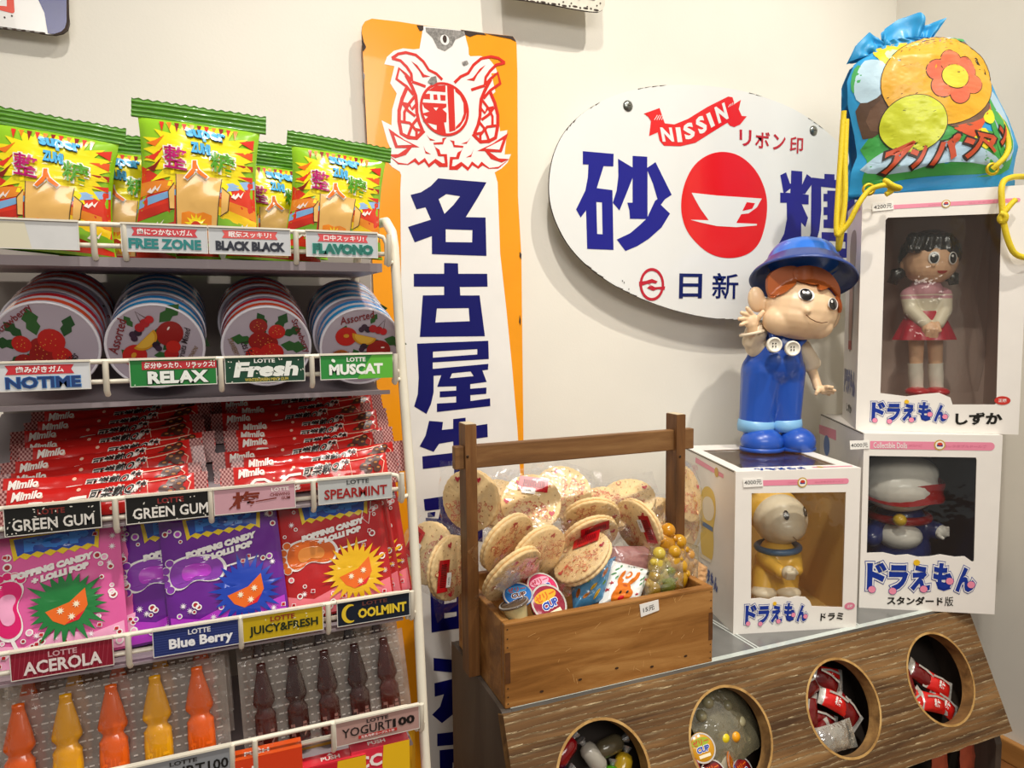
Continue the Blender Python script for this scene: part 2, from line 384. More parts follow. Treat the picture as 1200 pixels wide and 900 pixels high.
# red fish emblem
def ln(pts, w): b.line(S, S.pxs(pts, ze), w, L2, RED)
W1 = .0044
for side in (0, 1):
    def mx(p):                                   # the right fish mirrors the left about the emblem's axis
        return [(960-x, y+18+(480-x)*.05*0+(x-480)*-.03) for x, y in p] if side else p
    ln(mx([(440, 245), (400, 205), (350, 180), (315, 125), (265, 82), (200, 66), (150, 75), (108, 104)]), W1)
    ln(mx([(108, 104), (165, 120), (205, 160), (235, 205), (240, 255)]), W1)
    b.poly(S, S.pxs(mx([(235, 122), (275, 150), (300, 185), (320, 210), (360, 224), (310, 230), (290, 190)]), ze), L2, RED)
    ln(mx([(240, 255), (200, 210), (155, 170), (138, 240), (205, 290), (250, 345)]), W1)
    ln(mx([(205, 300), (175, 370), (155, 450), (155, 520), (170, 600), (215, 625), (270, 630), (320, 580)]), W1*1.3)
    ln(mx([(240, 258), (290, 275), (330, 290)]), W1); ln(mx([(200, 215), (240, 290), (265, 350), (270, 400), (272, 460), (285, 520), (310, 580)]), W1*1.2)
    ln(mx([(265, 345), (215, 410), (190, 460), (190, 520)]), W1); ln(mx([(275, 400), (240, 440), (225, 410), (180, 400)]), W1); ln(mx([(180, 400), (215, 450), (262, 485)]), W1)
    ln(mx([(285, 490), (240, 545), (215, 615)]), W1); ln(mx([(165, 520), (225, 530), (260, 570), (300, 580)]), W1); ln(mx([(240, 545), (270, 585), (270, 630)]), W1)
    b.poly(S, S.pxs(mx([(85, 565), (190, 640), (290, 690), (240, 690), (200, 740), (130, 762), (80, 738), (150, 735), (210, 695), (130, 695)]), ze), L2, RED)
    b.poly(S, S.pxs(mx([(122, 612), (145, 678), (238, 674)]), ze), L3, WHT)
    b.poly(S, S.pxs(mx([(80, 738), (150, 790), (210, 800), (262, 760), (285, 790), (325, 760), (350, 800), (395, 765), (440, 795), (475, 795), (475, 820), (420, 820), (390, 792), (352, 824), (322, 785), (283, 808), (255, 785), (215, 806), (150, 802)]), ze), L2, RED)
    b.poly(S, S.pxs(mx([(335, 605), (355, 630), (395, 645), (360, 645)]), ze), L2, RED)
    b.poly(S, S.pxs(mx([(315, 680), (330, 715), (365, 736), (330, 730)]), ze), L2, RED)
    b.poly(S, S.pxs(mx([(470, 625), (455, 640), (445, 670), (385, 672), (395, 690), (420, 705), (430, 735), (470, 735), (475, 800), (458, 800), (450, 750), (412, 748), (400, 710), (380, 660), (440, 655), (440, 630)]), ze), L2, RED)
cx0, cy0 = S.px(*[(440+455/5.6235), (50+440/5.6235)])
b.ell(S, cx0, cy0, .0405, .0415, .0011, WHT, n=48)
b.ring(S, cx0, cy0, .041, .042, .0042, .0014, RED, n=48)
def rp(pts, m=RED, h=.0014): b.poly(S, S.pxs(pts, ze), h, m)
rp([(345, 318), (395, 285), (460, 282), (460, 328)]); rp([(325, 340), (358, 338), (358, 375), (310, 372)]); rp([(380, 343), (405, 343), (408, 378), (382, 378)]); rp([(425, 345), (460, 348), (460, 384), (428, 382)])
rp([(305, 395), (466, 404), (466, 425), (440, 440), (468, 466), (466, 525), (450, 528), (466, 610), (410, 605), (368, 575), (402, 575), (402, 545), (310, 520), (345, 490), (300, 470), (355, 455), (320, 430)])
rp([(380, 430), (412, 430), (397, 450)], WHT, .0017)
rp([(470, 285), (515, 300), (525, 580), (485, 590)]); rp([(522, 300), (580, 355), (605, 430), (590, 500), (555, 555), (525, 575), (528, 556), (562, 520), (580, 470), (578, 400), (555, 350), (525, 325)])
# characters, top to bottom
zk = (470, 200, 4.733)
def kp(pts, z, holes=()): b.poly(S, S.pxs(pts, z), L2, NAVY, [S.pxs(q, z) for q in holes])
kp([(205, 43), (473, 65), (425, 150), (358, 258), (468, 260), (473, 473), (170, 463), (170, 363), (75, 398), (38, 312), (165, 272), (135, 203), (85, 215), (52, 135), (110, 120), (165, 85)], zk, [[(207, 158), (250, 130), (327, 142), (290, 190), (240, 240)], [(247, 325), (395, 330), (393, 398), (247, 396)]])
kp([(238, 512), (315, 514), (317, 572), (477, 572), (479, 643), (325, 645), (328, 692), (435, 692), (462, 900), (464, 918), (103, 922), (105, 900), (120, 692), (238, 690), (238, 643), (70, 643), (70, 572), (238, 572)], zk, [[(198, 764), (374, 762), (380, 835), (190, 842)]])
zk = (470, 390, 4.733)
kp([(88, 60), (483, 44), (486, 145), (175, 164), (175, 200), (483, 172), (482, 204), (450, 208), (474, 272), (383, 284), (383, 310), (473, 303), (472, 338), (384, 345), (384, 378), (493, 363), (494, 406), (198, 439), (198, 392), (305, 386), (305, 352), (214, 358), (214, 325), (305, 320), (305, 296), (200, 299), (222, 235), (180, 238), (180, 330), (165, 395), (140, 450), (72, 408), (92, 340), (97, 250)], zk, [[(176, 104), (422, 90), (422, 120), (176, 138)], [(283, 224), (385, 214), (402, 240), (270, 252)]])
kp([(155, 488), (232, 494), (226, 538), (288, 532), (288, 478), (357, 470), (357, 523), (478, 505), (480, 578), (357, 594), (357, 655), (470, 640), (470, 712), (357, 726), (357, 800), (295, 808), (292, 735), (120, 755), (117, 685), (290, 665), (288, 602), (210, 615), (180, 660), (102, 630), (135, 570)], zk)
zk = (480, 560, 5.622)
kp([(92, 140), (330, 105), (480, 90), (485, 150), (400, 170), (420, 230), (480, 240), (480, 420), (330, 400), (250, 380), (235, 330), (205, 360), (110, 330), (108, 300), (170, 335), (240, 325), (105, 280), (105, 262), (190, 268), (203, 205), (100, 218)], zk, [[(118, 228), (170, 222), (165, 255), (118, 260)], [(255, 190), (285, 210), (290, 260), (262, 252)]])
zk = (480, 700, 4.5)
kp([(108, -60), (400, -90), (400, 140), (115, 185)], zk, [[(182, -10), (247, -22), (247, 22), (182, 35)], [(182, 82), (247, 74), (247, 98), (182, 110)]])
kp([(125, 318), (222, 328), (330, 330), (330, 560), (222, 620), (170, 662), (118, 618), (160, 575), (180, 510), (132, 523), (130, 452), (222, 430), (222, 395), (127, 386)], zk)
kp([(145, 718), (400, 690), (400, 760), (145, 784)], zk); kp([(157, 805), (400, 780), (400, 1100), (165, 1120)], zk, [[(225, 870), (330, 860), (330, 930), (225, 940)]])
tag(b.build('enamel_sign'), 'tall orange and white enamel sign with a red fish emblem and big navy characters', 'sign')

# ------------------------------------------------------------------ oval enamel sign
S = Plane(at(800, 235, WY-.040), (1, 0, 0), (0, 0, 1)); b = MB()
zo = (640, 90, 3.103)
OV = S.pxs([(10, 400), (14, 340), (30, 270), (65, 200), (115, 145), (185, 95), (270, 58), (370, 35), (480, 27), (590, 32), (700, 47), (800, 75), (900, 115), (985, 170), (1050, 225), (1130, 310), (1180, 400), (1215, 500), (1230, 600), (1225, 690), (1190, 760), (1130, 815), (1050, 855), (950, 878), (800, 886), (660, 883), (560, 872), (450, 845), (340, 805), (240, 755), (150, 690), (80, 615), (35, 530), (14, 460)], zo)
def smooth_loop(P, k=3):
    for _ in range(k):
        Q = []
        for i in range(len(P)):
            p, q = P[i], P[(i+1) % len(P)]; Q += [(p[0]*.75+q[0]*.25, p[1]*.75+q[1]*.25), (p[0]*.25+q[0]*.75, p[1]*.25+q[1]*.75)]
        P = Q
    return P
OV = smooth_loop(OV, 2)
OWH = mat('#e2e3e0', .2, var=.02, scale=10, coat=.3); OBL = mat('#1b1d84', .3, spec=.35); ORD = mat('#dc1a20', .2, coat=.3); OCR = mat('#b81c30', .25)
b.prism(S, OV, -.004, 0, OWH, side=RUST)
for i in range(0, len(OV), 1):
    if noise.noise((i*.21, 3, 1)) > .12:
        p, q = OV[i], OV[(i+1) % len(OV)]; c = (sum(a for a, _ in OV)/len(OV), sum(c for _, c in OV)/len(OV)); k = .006+.003*noise.noise((i*.9, 0, 0))
        b.flat(S, [(p, q, (p[0]+(c[0]-p[0])*k, p[1]+(c[1]-p[1])*k))], L1, RUST)
def kp(pts, z, m=OBL, h=L1, holes=()): b.poly(S, S.pxs(pts, z), h, m, [S.pxs(q, z) for q in holes])
zs = (660, 160, 6.0)
kp([(137, 103), (354, 122), (352, 210), (283, 208), (235, 363), (345, 377), (347, 460), (353, 797), (168, 790), (160, 518), (122, 570), (90, 512), (155, 380), (172, 290), (177, 197), (137, 195)], zs, holes=[[(232, 460), (272, 463), (276, 688), (238, 685)]])
kp([(385, 157), (487, 218), (487, 136), (590, 142), (590, 220), (648, 180), (762, 410), (715, 440), (685, 480), (750, 542), (690, 640), (600, 720), (520, 770), (437, 805), (376, 724), (470, 680), (540, 620), (582, 580), (468, 578), (465, 520), (450, 465), (487, 465), (487, 290), (440, 410), (395, 520), (348, 465), (375, 380), (387, 280)], zs, holes=[[(592, 240), (630, 330), (662, 440), (645, 452), (592, 565)]])
zt = (900, 190, 7.5)
kp([(107, 115), (157, 90), (192, 190), (200, 190), (203, 74), (300, 82), (298, 200), (340, 105), (384, 140), (385, 135), (495, 148), (495, 104), (583, 108), (583, 155), (760, 172), (760, 245), (465, 216), (467, 420), (450, 600), (405, 760), (340, 760), (375, 620), (380, 200), (326, 278), (298, 280), (357, 288), (355, 372), (295, 370), (350, 490), (327, 572), (290, 530), (292, 760), (195, 760), (192, 700), (108, 795), (84, 735), (140, 630), (165, 500), (163, 357), (106, 357), (106, 268), (135, 270)], zt, holes=[[(150, 268), (195, 232), (195, 272)]])
kp([(520, 250), (760, 258), (760, 590), (487, 578), (487, 505), (520, 505), (520, 465), (487, 465), (487, 395), (520, 395), (520, 345), (487, 345), (487, 278), (520, 278)], zt)
kp([(470, 615), (760, 625), (760, 840), (470, 840)], zt, holes=[[(535, 692), (680, 700), (680, 760), (535, 752)]])
ccx, ccy = S.px(848, 240.5)
red = smooth_loop(S.pxs([(487, 470), (500, 390), (535, 320), (590, 280), (650, 270), (710, 288), (765, 340), (797, 410), (805, 470), (797, 540), (775, 610), (730, 650), (660, 663), (590, 645), (530, 590), (500, 540)], zo), 3)
b.poly(S, red, L1, ORD)
b.poly(S, S.pxs([(528, 422), (620, 432), (783, 443), (765, 475), (735, 497), (708, 500), (690, 532), (765, 535), (765, 541), (690, 547), (620, 543), (560, 530), (524, 520), (590, 522), (560, 480), (540, 445)], zo), L2, OWH)
b.poly(S, S.pxs([(728, 456), (758, 460), (748, 480), (712, 488)], zo), L3, ORD)
zr = (750, 100, 5.714)
b.poly(S, S.pxs([(25, 190), (130, 152), (165, 255), (230, 262), (320, 225), (450, 145), (590, 75), (618, 80), (632, 125), (675, 97), (660, 160), (680, 205), (714, 208), (670, 262), (630, 280), (600, 270), (585, 250), (480, 315), (370, 385), (270, 408), (160, 405), (130, 370), (118, 315), (60, 340), (72, 240), (55, 212)], zr), L1, ORD)
b.text(S, 'NISSIN', *S.pxs([(145, 380), (590, 225), (120, 285)], zr), L2, OWH, .03) if False else None
for ch, q in zip('NISSIN', [((150, 378), (228, 378), (132, 283)), ((250, 382), (282, 380), (235, 283)), ((305, 372), (372, 345), (280, 268)), ((400, 335), (455, 300), (362, 230)), ((475, 285), (500, 270), (440, 195)), ((525, 258), (592, 222), (495, 150))]):
    b.text(S, ch, *S.pxs(q, zr), L2, OWH, .045)
for i in range(4): b.line(S, S.pxs([(95+i*16, 232), (115+i*14, 200)], zr), .0012, L2, OWH); b.line(S, S.pxs([(590+i*12, 148-i*6), (600+i*10, 128-i*6)], zr), .001, L2, OWH)
for ch, q in zip('リボン印', [((665, 405), (745, 410), (665, 295)), ((768, 418), (865, 428), (772, 305)), ((888, 432), (972, 432), (890, 325)), ((1000, 452), (1088, 458), (1004, 342))]):
    b.text(S, ch, *S.pxs(q, zr), L2, OCR, .018)
DN = mat('#16215c', .25)
b.text(S, '日', *S.pxs([(482, 806), (565, 806), (484, 715)], zo), L2, DN, .02); b.text(S, '新', *S.pxs([(602, 808), (697, 808), (604, 713)], zo), L2, DN, .010)
b.text(S, '製糖', *S.pxs([(738, 810), (935, 812), (740, 714)], zo), L2, DN, .010)
e = S.px(640+384/3.103, 90+755/3.103); b.ring(S, *e, .0262, .0297, .0052, L2, OCR, n=36)
b.poly(S, S.pxs([(337, 745), (362, 742), (384, 735), (405, 744), (398, 752), (384, 749), (372, 754), (396, 765), (432, 762), (430, 775), (405, 772), (388, 778), (366, 768), (375, 760), (385, 764), (370, 752), (338, 762)], zo), L2, OCR)
for p in ((277, 742), (283, 748), (300, 772)): b.ell(S, *S.px(640+p[0]/3.103, 90+p[1]/3.103), .001, .0014, L2, RUST, n=8)
sign = tag(b.build('enamel_sign'), 'white oval enamel sign with a red circle and teacup between navy characters', 'sign')
for px, py in ((735.7, 124.2), (953.2, 153.2)):
    q = MB(); p = S(*S.px(px, py)); M = Matrix.Translation(p) @ Matrix.Rotation(R(90), 4, 'X')
    q.lathe([(0, .0045), (.003, .0045), (.006, .0035), (.0095, .0012), (.0098, 0)], M, mat('#8d8f88', .3, .9, var=.3, scale=300), 20)
    q.box(p+Vector((0, -.0045, 0)), (.006, .0006, .0012), RUST); q.build('screw', sign)

# ------------------------------------------------------------------ two cropped signs at the top edge
S = Plane(at(40, 20, WY-.02), (1, 0, 0), (0, 0, 1)); b = MB(); zq = (0, 0, 10)
b.prism(S, S.pxs([(-900, 230), (0, 328), (300, 358), (560, 402), (650, 410), (740, 390), (795, 345), (815, 270), (800, 120), (790, -900), (-900, -1000)], zq), -.004, 0, WHT, side=RUST)
b.poly(S, S.pxs([(560, 390), (640, 402), (730, 380), (780, 335), (800, 270), (790, 120), (780, -890), (150, -890), (330, -300), (450, 0), (520, 150)], zq), L1, mat('#14186e', .2, coat=.3, var=.15, scale=20))
b.poly(S, S.pxs([(560, 402), (650, 412), (740, 392), (795, 345), (815, 270), (790, -890), (778, -890), (782, 260), (760, 330), (720, 372), (640, 398)], zq), L2, RUST)
b.poly(S, S.pxs([(-500, 60), (0, 120), (150, 158), (172, 140), (158, -100), (140, -500), (60, -500), (80, 0), (80, 75), (0, 68), (-500, 0)], zq), L1, mat('#e2401c', .25))
for p in ((55, 205), (140, 187)): b.ell(S, *S.px(p[0]/10, p[1]/10), .0011, .0013, L1, RUST, n=8)
for i in range(10): b.ell(S, *S.px(2+i*5.3, 32.4+i*.72), .004, .0012, L2, RUST if i % 2 else CHIP, n=8)
tag(b.build('enamel_sign'), 'white and dark blue enamel sign cut off at the upper left corner', 'sign')
S = Plane(at(660, 5, WY-.045), (1, 0, 0), (0, 0, 1)); b = MB(); zq = (600, 0, 7.5)
b.prism(S, S.pxs([(-60, -20), (120, 2), (350, 40), (560, 80), (690, 101), (760, 104), (800, 85), (818, 40), (818, -40), (800, -600), (-100, -700)], zq), -.004, 0, mat('#d9d4c4', .4, var=.1, scale=60), side=RUST)
for i in range(16):
    t = i/15; b.ell(S, *S.px(600+(40+t*700)/7.5, (t*95-6-3*(i % 3))/7.5), .002+.003*(i % 2), .0016, L1, RUST, n=9)
b.poly(S, S.pxs([(640, -10), (728, 4), (725, -10), (640, -26)], zq), L2, mat('#6a1c16', .5))
for p in ((450, 18), (520, 30), (590, -5), (660, 60), (745, 50), (775, 30)): b.ell(S, *S.px(600+p[0]/7.5, p[1]/7.5), .0016, .0012, L2, RUST, n=8)
tag(b.build('enamel_sign'), 'rust-spotted white enamel sign cut off by the top edge above the oval sign', 'sign')
# ------------------------------------------------------------------ weathered wooden candy case with round holes
TOPZ = H-.477
plank_m = wood('weathered_plank', '#432c18', '#70502e', '#977246', (3, 40, 40), .62, .9, 1.0, .3, ridges=40)
dark_m = wood('dark_side_board', '#38302a', '#4d433a', '#5c5148', (4, 4, 1), .5, .15, 3.0)
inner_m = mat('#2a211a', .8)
case = thing('candy_case', (.70, -.14, 0), 'long weathered wooden candy case with four round holes in its sloping front', 'display case')
PLK = Plane((.292, -.232, TOPZ), (1, 0, 0), (0, .46, 1))
CW, CHT = .838, .192
HOLES = [(.120, -.094, .063), (.317, -.093, .064), (.521, -.094, .065), (.726, -.092, .066)]
b = MB()
hl = [[(cx+r*math.cos(2*math.pi*i/48), cy+r*math.sin(2*math.pi*i/48)) for i in range(48)] for cx, cy, r in HOLES]
edge = [(0, .001)]+[(CW*i/40, .001*noise.noise((i*.8, 2, 0))) for i in range(1, 40)]+[(CW, .0)]+[(CW+.0016*noise.noise((0, i, 5)), -CHT*i/8) for i in range(1, 8)]+[(CW, -CHT)]+[(CW-CW*i/40, -CHT+.002*noise.noise((i*.9, 7, 0))) for i in range(1, 40)]+[(0, -CHT)]
b.prism(PLK, edge, -.020, 0, plank_m, holes=hl, side=wood('plank_edge', '#5a4020', '#8a6638', '#b08a52', (3, 30, 30), .6, .4))
rim_m = wood('hole_rim', '#8a6434', '#b48c50', '#d0ac70', (30, 30, 30), .6, .3)
for cx, cy, r in HOLES: b.ring(PLK, cx, cy, r+.0035, r+.0035, .0035, .0006, rim_m, n=48)
b.build('front_plank', case, bevel=.0012)
def side_pts(): return [(-.010, TOPZ), (-.232+.009, TOPZ-.0), (-.232-.46*.15+.018, TOPZ-.15), (-.30, TOPZ-.20), (-.30, 0), (-.010, 0)]
for x0, nm in ((.292, 'side_panel'), (.292+CW-.02, 'side_panel')):
    SP = Plane((x0+.0012, 0, 0), (0, -1, 0), (0, 0, 1)); q = MB(); q.prism(SP, [(-y, z) for y, z in side_pts()], -.014, .0, dark_m); q.build(nm, case, bevel=.004)
q = MB(); tile = mat('#6f6f6c', .28, var=.25, scale=14, coat=.2); grout = mat('#c9cfca', .5)
TOP = Plane((.306, -.222, TOPZ), (1, 0, 0), (0, 1, 0))
q.box((.306+.402, -.115, TOPZ-.009), (.804, .214, .018), tile)
for gx in (.192, .197, .392, .398, .592, .598, .79): q.rect(TOP, gx, 0, gx+.0028, .212, .0004, grout)
q.rect(TOP, 0, .150, .804, .1535, .0004, grout); q.rect(TOP, 0, 0, .804, .010, .0005, mat('#c4cdc6', .2, coat=.5))
q.build('tiled_top', case)
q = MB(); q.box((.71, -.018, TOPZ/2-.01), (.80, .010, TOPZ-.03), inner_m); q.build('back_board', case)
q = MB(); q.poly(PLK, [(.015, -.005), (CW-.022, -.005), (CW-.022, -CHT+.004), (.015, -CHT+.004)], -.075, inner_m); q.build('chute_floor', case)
for k in range(3):
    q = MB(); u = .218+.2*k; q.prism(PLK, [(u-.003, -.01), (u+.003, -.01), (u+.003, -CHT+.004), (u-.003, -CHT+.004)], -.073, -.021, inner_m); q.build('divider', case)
q = MB(); q.box((.71, -.155, .075), (.80, .27, .012), dark_m); q.build('lower_shelf', case)

# ------------------------------------------------------------------ sweets inside the holes
def pillow(mb, F, w, h, t, m, n=10, seal=.12, zig=True, side=True, end_m=None):
    "a pillow pack: flat sealed ends left and right, swollen middle"
    def prof(u):
        a = min(u, 1-u)
        return 0 if a < seal*.6 else min(1, ((a-seal*.6)/(.25))**.55)
    def fn(sgn):
        def f(u, v):
            z = t/2*prof(u)*max(0, math.sin(math.pi*v))**.6 + .0003
            wob = .15*noise.noise((u*7+w*90, v*5, sgn*3))*t*prof(u)
            zz = (.0025*(int(v*n*2) % 2) if zig and (u == 0 or u == 1) else 0)*(1 if u else -1)*-1
            return F((u-.5)*w+zz*.6, (v-.5)*h*(1-.06*prof(u)), sgn*z+wob)
        return f
    mm = (lambda u, v: end_m if end_m and min(u, 1-u) < seal else m)
    mb.grid(fn(1), 14, n, mm); mb.grid(fn(-1), 14, n, mm, flip=True)
def rplane(c, n, roll):
    n = Vector(n).normalized(); ex = n.cross(Vector((0, 0, 1)) if abs(n.z) < .9 else Vector((0, 1, 0))).normalized()*-1
    ey = n.cross(ex); c_, s_ = math.cos(R(roll)), math.sin(R(roll)); return Plane(c, ex*c_+ey*s_, ey*c_-ex*s_)
wrap_red, wrap_dk, foil = mat('#d3201c', .25, coat=.4, var=.15, scale=60), mat('#6a0f12', .25, coat=.4, var=.2, scale=60), mat('#d8d4cc', .25, .6, var=.2, scale=150, bump=.4, bscale=200)
pile = [
 (2, -.030, .030, -.034, 20, 1, ''), (2, .012, .034, -.036, -40, 1, ''), (2, -.034, -.002, -.036, 70, 1, ''), (2, .016, .004, -.034, -35, 0, ''), (2, .036, -.012, -.036, -60, 1, ''), (2, -.004, -.02, -.05, -30, 1, ''), (2, .03, .036, -.05, -20, 0, ''), (2, -.03, -.034, -.037, 10, 1, ''),
 (3, -.036, -.002, -.036, 88, 1, ''), (3, .006, .002, -.040, -45, 1, ''), (3, .030, -.016, -.037, -35, 0, ''), (3, -.032, -.034, -.038, 25, 0, ''), (3, .004, -.038, -.034, -20, 0, ''), (3, .030, -.046, -.040, -45, 0, '')]
where = {2: 'third', 3: 'rightmost'}
pos_words = ['at the top left of the pile', 'at the top of the pile', 'at the left edge of the pile', 'near the middle of the pile', 'at the right edge of the pile', 'half buried low in the pile', 'at the upper right of the pile', 'at the bottom left of the pile']
cnt = {2: 0, 3: 0}
pw3 = ['at the far left standing upright', 'lying in the middle', 'leaning at the right edge', 'lying at the lower left', 'at the bottom front', 'at the lower right corner']
for hi, du, dv, hh, roll, dk, _ in pile:
    cx, cy, r = HOLES[hi]; F = Plane(PLK(cx+du, cy+dv, hh), PLK.ex*math.cos(R(roll))+PLK.ey*math.sin(R(roll)), PLK.ey*math.cos(R(roll))-PLK.ex*math.sin(R(roll)))
    q = MB(); pillow(q, F, .058, .030, .016, wrap_dk if dk else wrap_red, end_m=foil)
    if not dk: q.text(Surf(lambda u, v, h, F=F: F(u, v, .0085+h), .05), 'CANDY'[:0] or '糖', (-.006, -.006), (.006, -.006), (-.006, .006), .0005, WHT)
    q.line(F, [(-.018, .008), (0, .010), (.018, .007)], .003, .0085, foil)
    o = q.build('wrapped_candy'); i = cnt[hi]; cnt[hi] += 1
    tag(o, ('dark red' if dk else 'bright red')+' foil-wrapped candy '+(pos_words if hi == 2 else pw3)[i]+' in the '+where[hi]+' hole', 'candy', 'wrapped candies in the '+where[hi]+' hole of the case')
# clear bag in the third hole, colourful jelly sticks in the first, jelly cups in the second
q = MB(); F = Plane(PLK(.521-.006, -.094-.042, -.030), PLK.ex, PLK.ey); pillow(q, F, .075, .04, .014, film('clear_bag_film', '#f2eee2', .35, .25, .12, 1, 90)); tag(q.build('clear_candy_bag'), 'crinkled clear bag at the bottom of the third hole in the case', 'bag')
jell = [('#b81820', -.030, .030, 40, 'red'), ('#8f1420', -.002, -.025, 90, 'deep red'), ('#4f9a18', .028, -.02, 70, 'green'), ('#c9c2b4', .010, .014, 120, 'clear'), ('#2c3f6e', -.045, -.004, 30, 'blue'), ('#8a8a70', -.026, -.03, 80, 'smoky'), ('#d8b028', .048, -.008, 60, 'yellow'), ('#6b6048', .036, .022, 10, 'brown'), ('#a89a80', .046, -.04, 100, 'amber')]
for i, (c, du, dv, rot, nm) in enumerate(jell):
    q = MB(); d = PLK.ex*math.cos(R(rot))+PLK.ey*math.sin(R(rot)); p = PLK(.120+du, -.094+dv, -.045); m = mat(c, .15, trans=.35, coat=.5)
    q.tube([p-d*.020, p-d*.018, p-d*.012, p+d*.012, p+d*.018, p+d*.020], [.004, .009, .012, .012, .009, .004], m, 12); q.tube([p+d*.020, p+d*.028], [.003, .007], film('twist_film', '#ffffff', .3, .2), 8)
    tag(q.build('jelly_stick'), nm+' wrapped jelly stick inside the leftmost hole of the case', 'candy', 'jelly sticks in the leftmost hole')
def jelly_cup(name, c, n, r, lidcol, label, group, band=None, txt='CUP', txtcol='#2348a8', top=True, cupcol='#e8dcc0', back='#efe0b0'):
    "small jelly cup: tapered cup, foil lid with a print, a rim"
    M = rplane(c, n, 12); q = MB(); MM = Matrix((M.ex, M.ey, M.n)).transposed().to_4x4(); MM.translation = M.O
    q.lathe([(0, -.022), (r*.62, -.022), (r*.66, -.020), (r*.86, -.002), (r*.9, 0)], MM, mat(cupcol, .2, trans=.3, coat=.4), 28)
    o = q.build(name); tag(o, label, 'jelly cup', group)
    l = MB(); l.lathe([(r*.86, -.0012), (r*1.02, -.0012), (r*1.03, 0), (r*1.0, .0008), (0, .0008)], MM, mat(lidcol, .22, coat=.5), 32)
    l.ring(M, 0, 0, r*1.0, r*1.0, r*.1, .0011, mat('#dcd8d2', .25, .5)); l.ell(M, 0, r*.38, r*.7, r*.3, .0011, mat(back, .3))
    if txt:
        l.text(M, txt, (-r*.5, -r*.28), (r*.5, -r*.28), (-r*.45, r*.12), .0017, mat(txtcol, .3), .05, out=mat('#ffffff', .3), outw=.06, oh=.0014)
        l.text(M, 'ゼリー', (-r*.62, r*.2), (r*.62, r*.2), (-r*.6, r*.6), .0015, mat(band or '#e0701c', .3), .03)
        l.rect(M, -r*.45, -r*.62, r*.45, -r*.42, .0012, mat('#f3e9c8', .3))
    l.build('foil_lid', o); return o
g2 = 'jelly cups in the second hole of the case'
hc = HOLES[1]
for du, dv, hh, n, lc, lb, bk, bd in ((-.030, -.008, -.030, (-.2, -.8, .5), '#d79a20', 'jelly cup with a yellow and orange lid in the second hole', '#9fb020', '#c8401c'), (-.022, -.043, -.030, (-.1, -.8, .6), '#5a1018', 'jelly cup with a dark purple-red lid low in the second hole', '#8a2018', '#e0701c'),
                            (.016, -.040, -.034, (.6, -.7, .4), '#b8651c', 'jelly cup with a brown and blue lid beside the purple one', '#a8481c', '#e0a020'), (-.055, -.028, -.040, (-.9, -.6, .2), '#a01c24', 'sideways jelly cup with a red and green lid in the second hole', '#3a8a2a', '#d8d020'), (.030, -.052, -.036, (.2, -.8, .5), '#6b1018', 'jelly cup with a dark red lid at the bottom of the second hole', '#8a2018', '#e0701c')):
    jelly_cup('jelly_cup', PLK(hc[0]+du, hc[1]+dv, hh), n, .019, lc, lb, g2, txt='CUP', band=bd, back=bk)
q = MB(); F = Plane(PLK(hc[0]+.022, hc[1]+.008, -.040), PLK.ex*.9+PLK.ey*.3, PLK.ey*.9-PLK.ex*.3); pillow(q, F, .100, .105, .020, film('bag_film', '#b8b090', .16, .35, .15, 1.4, 45))
o = q.build('clear_candy_bag'); tag(o, 'clear bag of yellow sweets at the right of the second hole', 'bag')
for i, (du, dv, c) in enumerate(((.012, -.004, '#e8d020'), (.03, -.006, '#f0a418'), (-.016, .03, '#8f8868'), (.0, .044, '#9a9270'), (.045, .01, '#a8a07c'), (.03, .034, '#857e60'))):
    q = MB(); q.ball(PLK(hc[0]+du, hc[1]+dv, -.036), (.0085, .0085, .0085), mat(c, .3, coat=.4)); q.build('sweet', o)
for k, (px, lb) in enumerate(((1100, 'left of two red-brown snack packets under the sloping plank'), (1132, 'right of two red-brown snack packets under the sloping plank'))):
    q = MB(); p = at(px, 905, -.262); F = Plane((p.x, -.262, .081+.045), (0, .05, 1), (-1, -.1, 0))
    pillow(q, F, .09, .042, .016, mat('#b4543a', .3, coat=.5, var=.2, scale=50), end_m=mat('#c9a68a', .35, coat=.3))
    tag(q.build('snack_packet'), lb, 'snack', 'snack packets under the case')

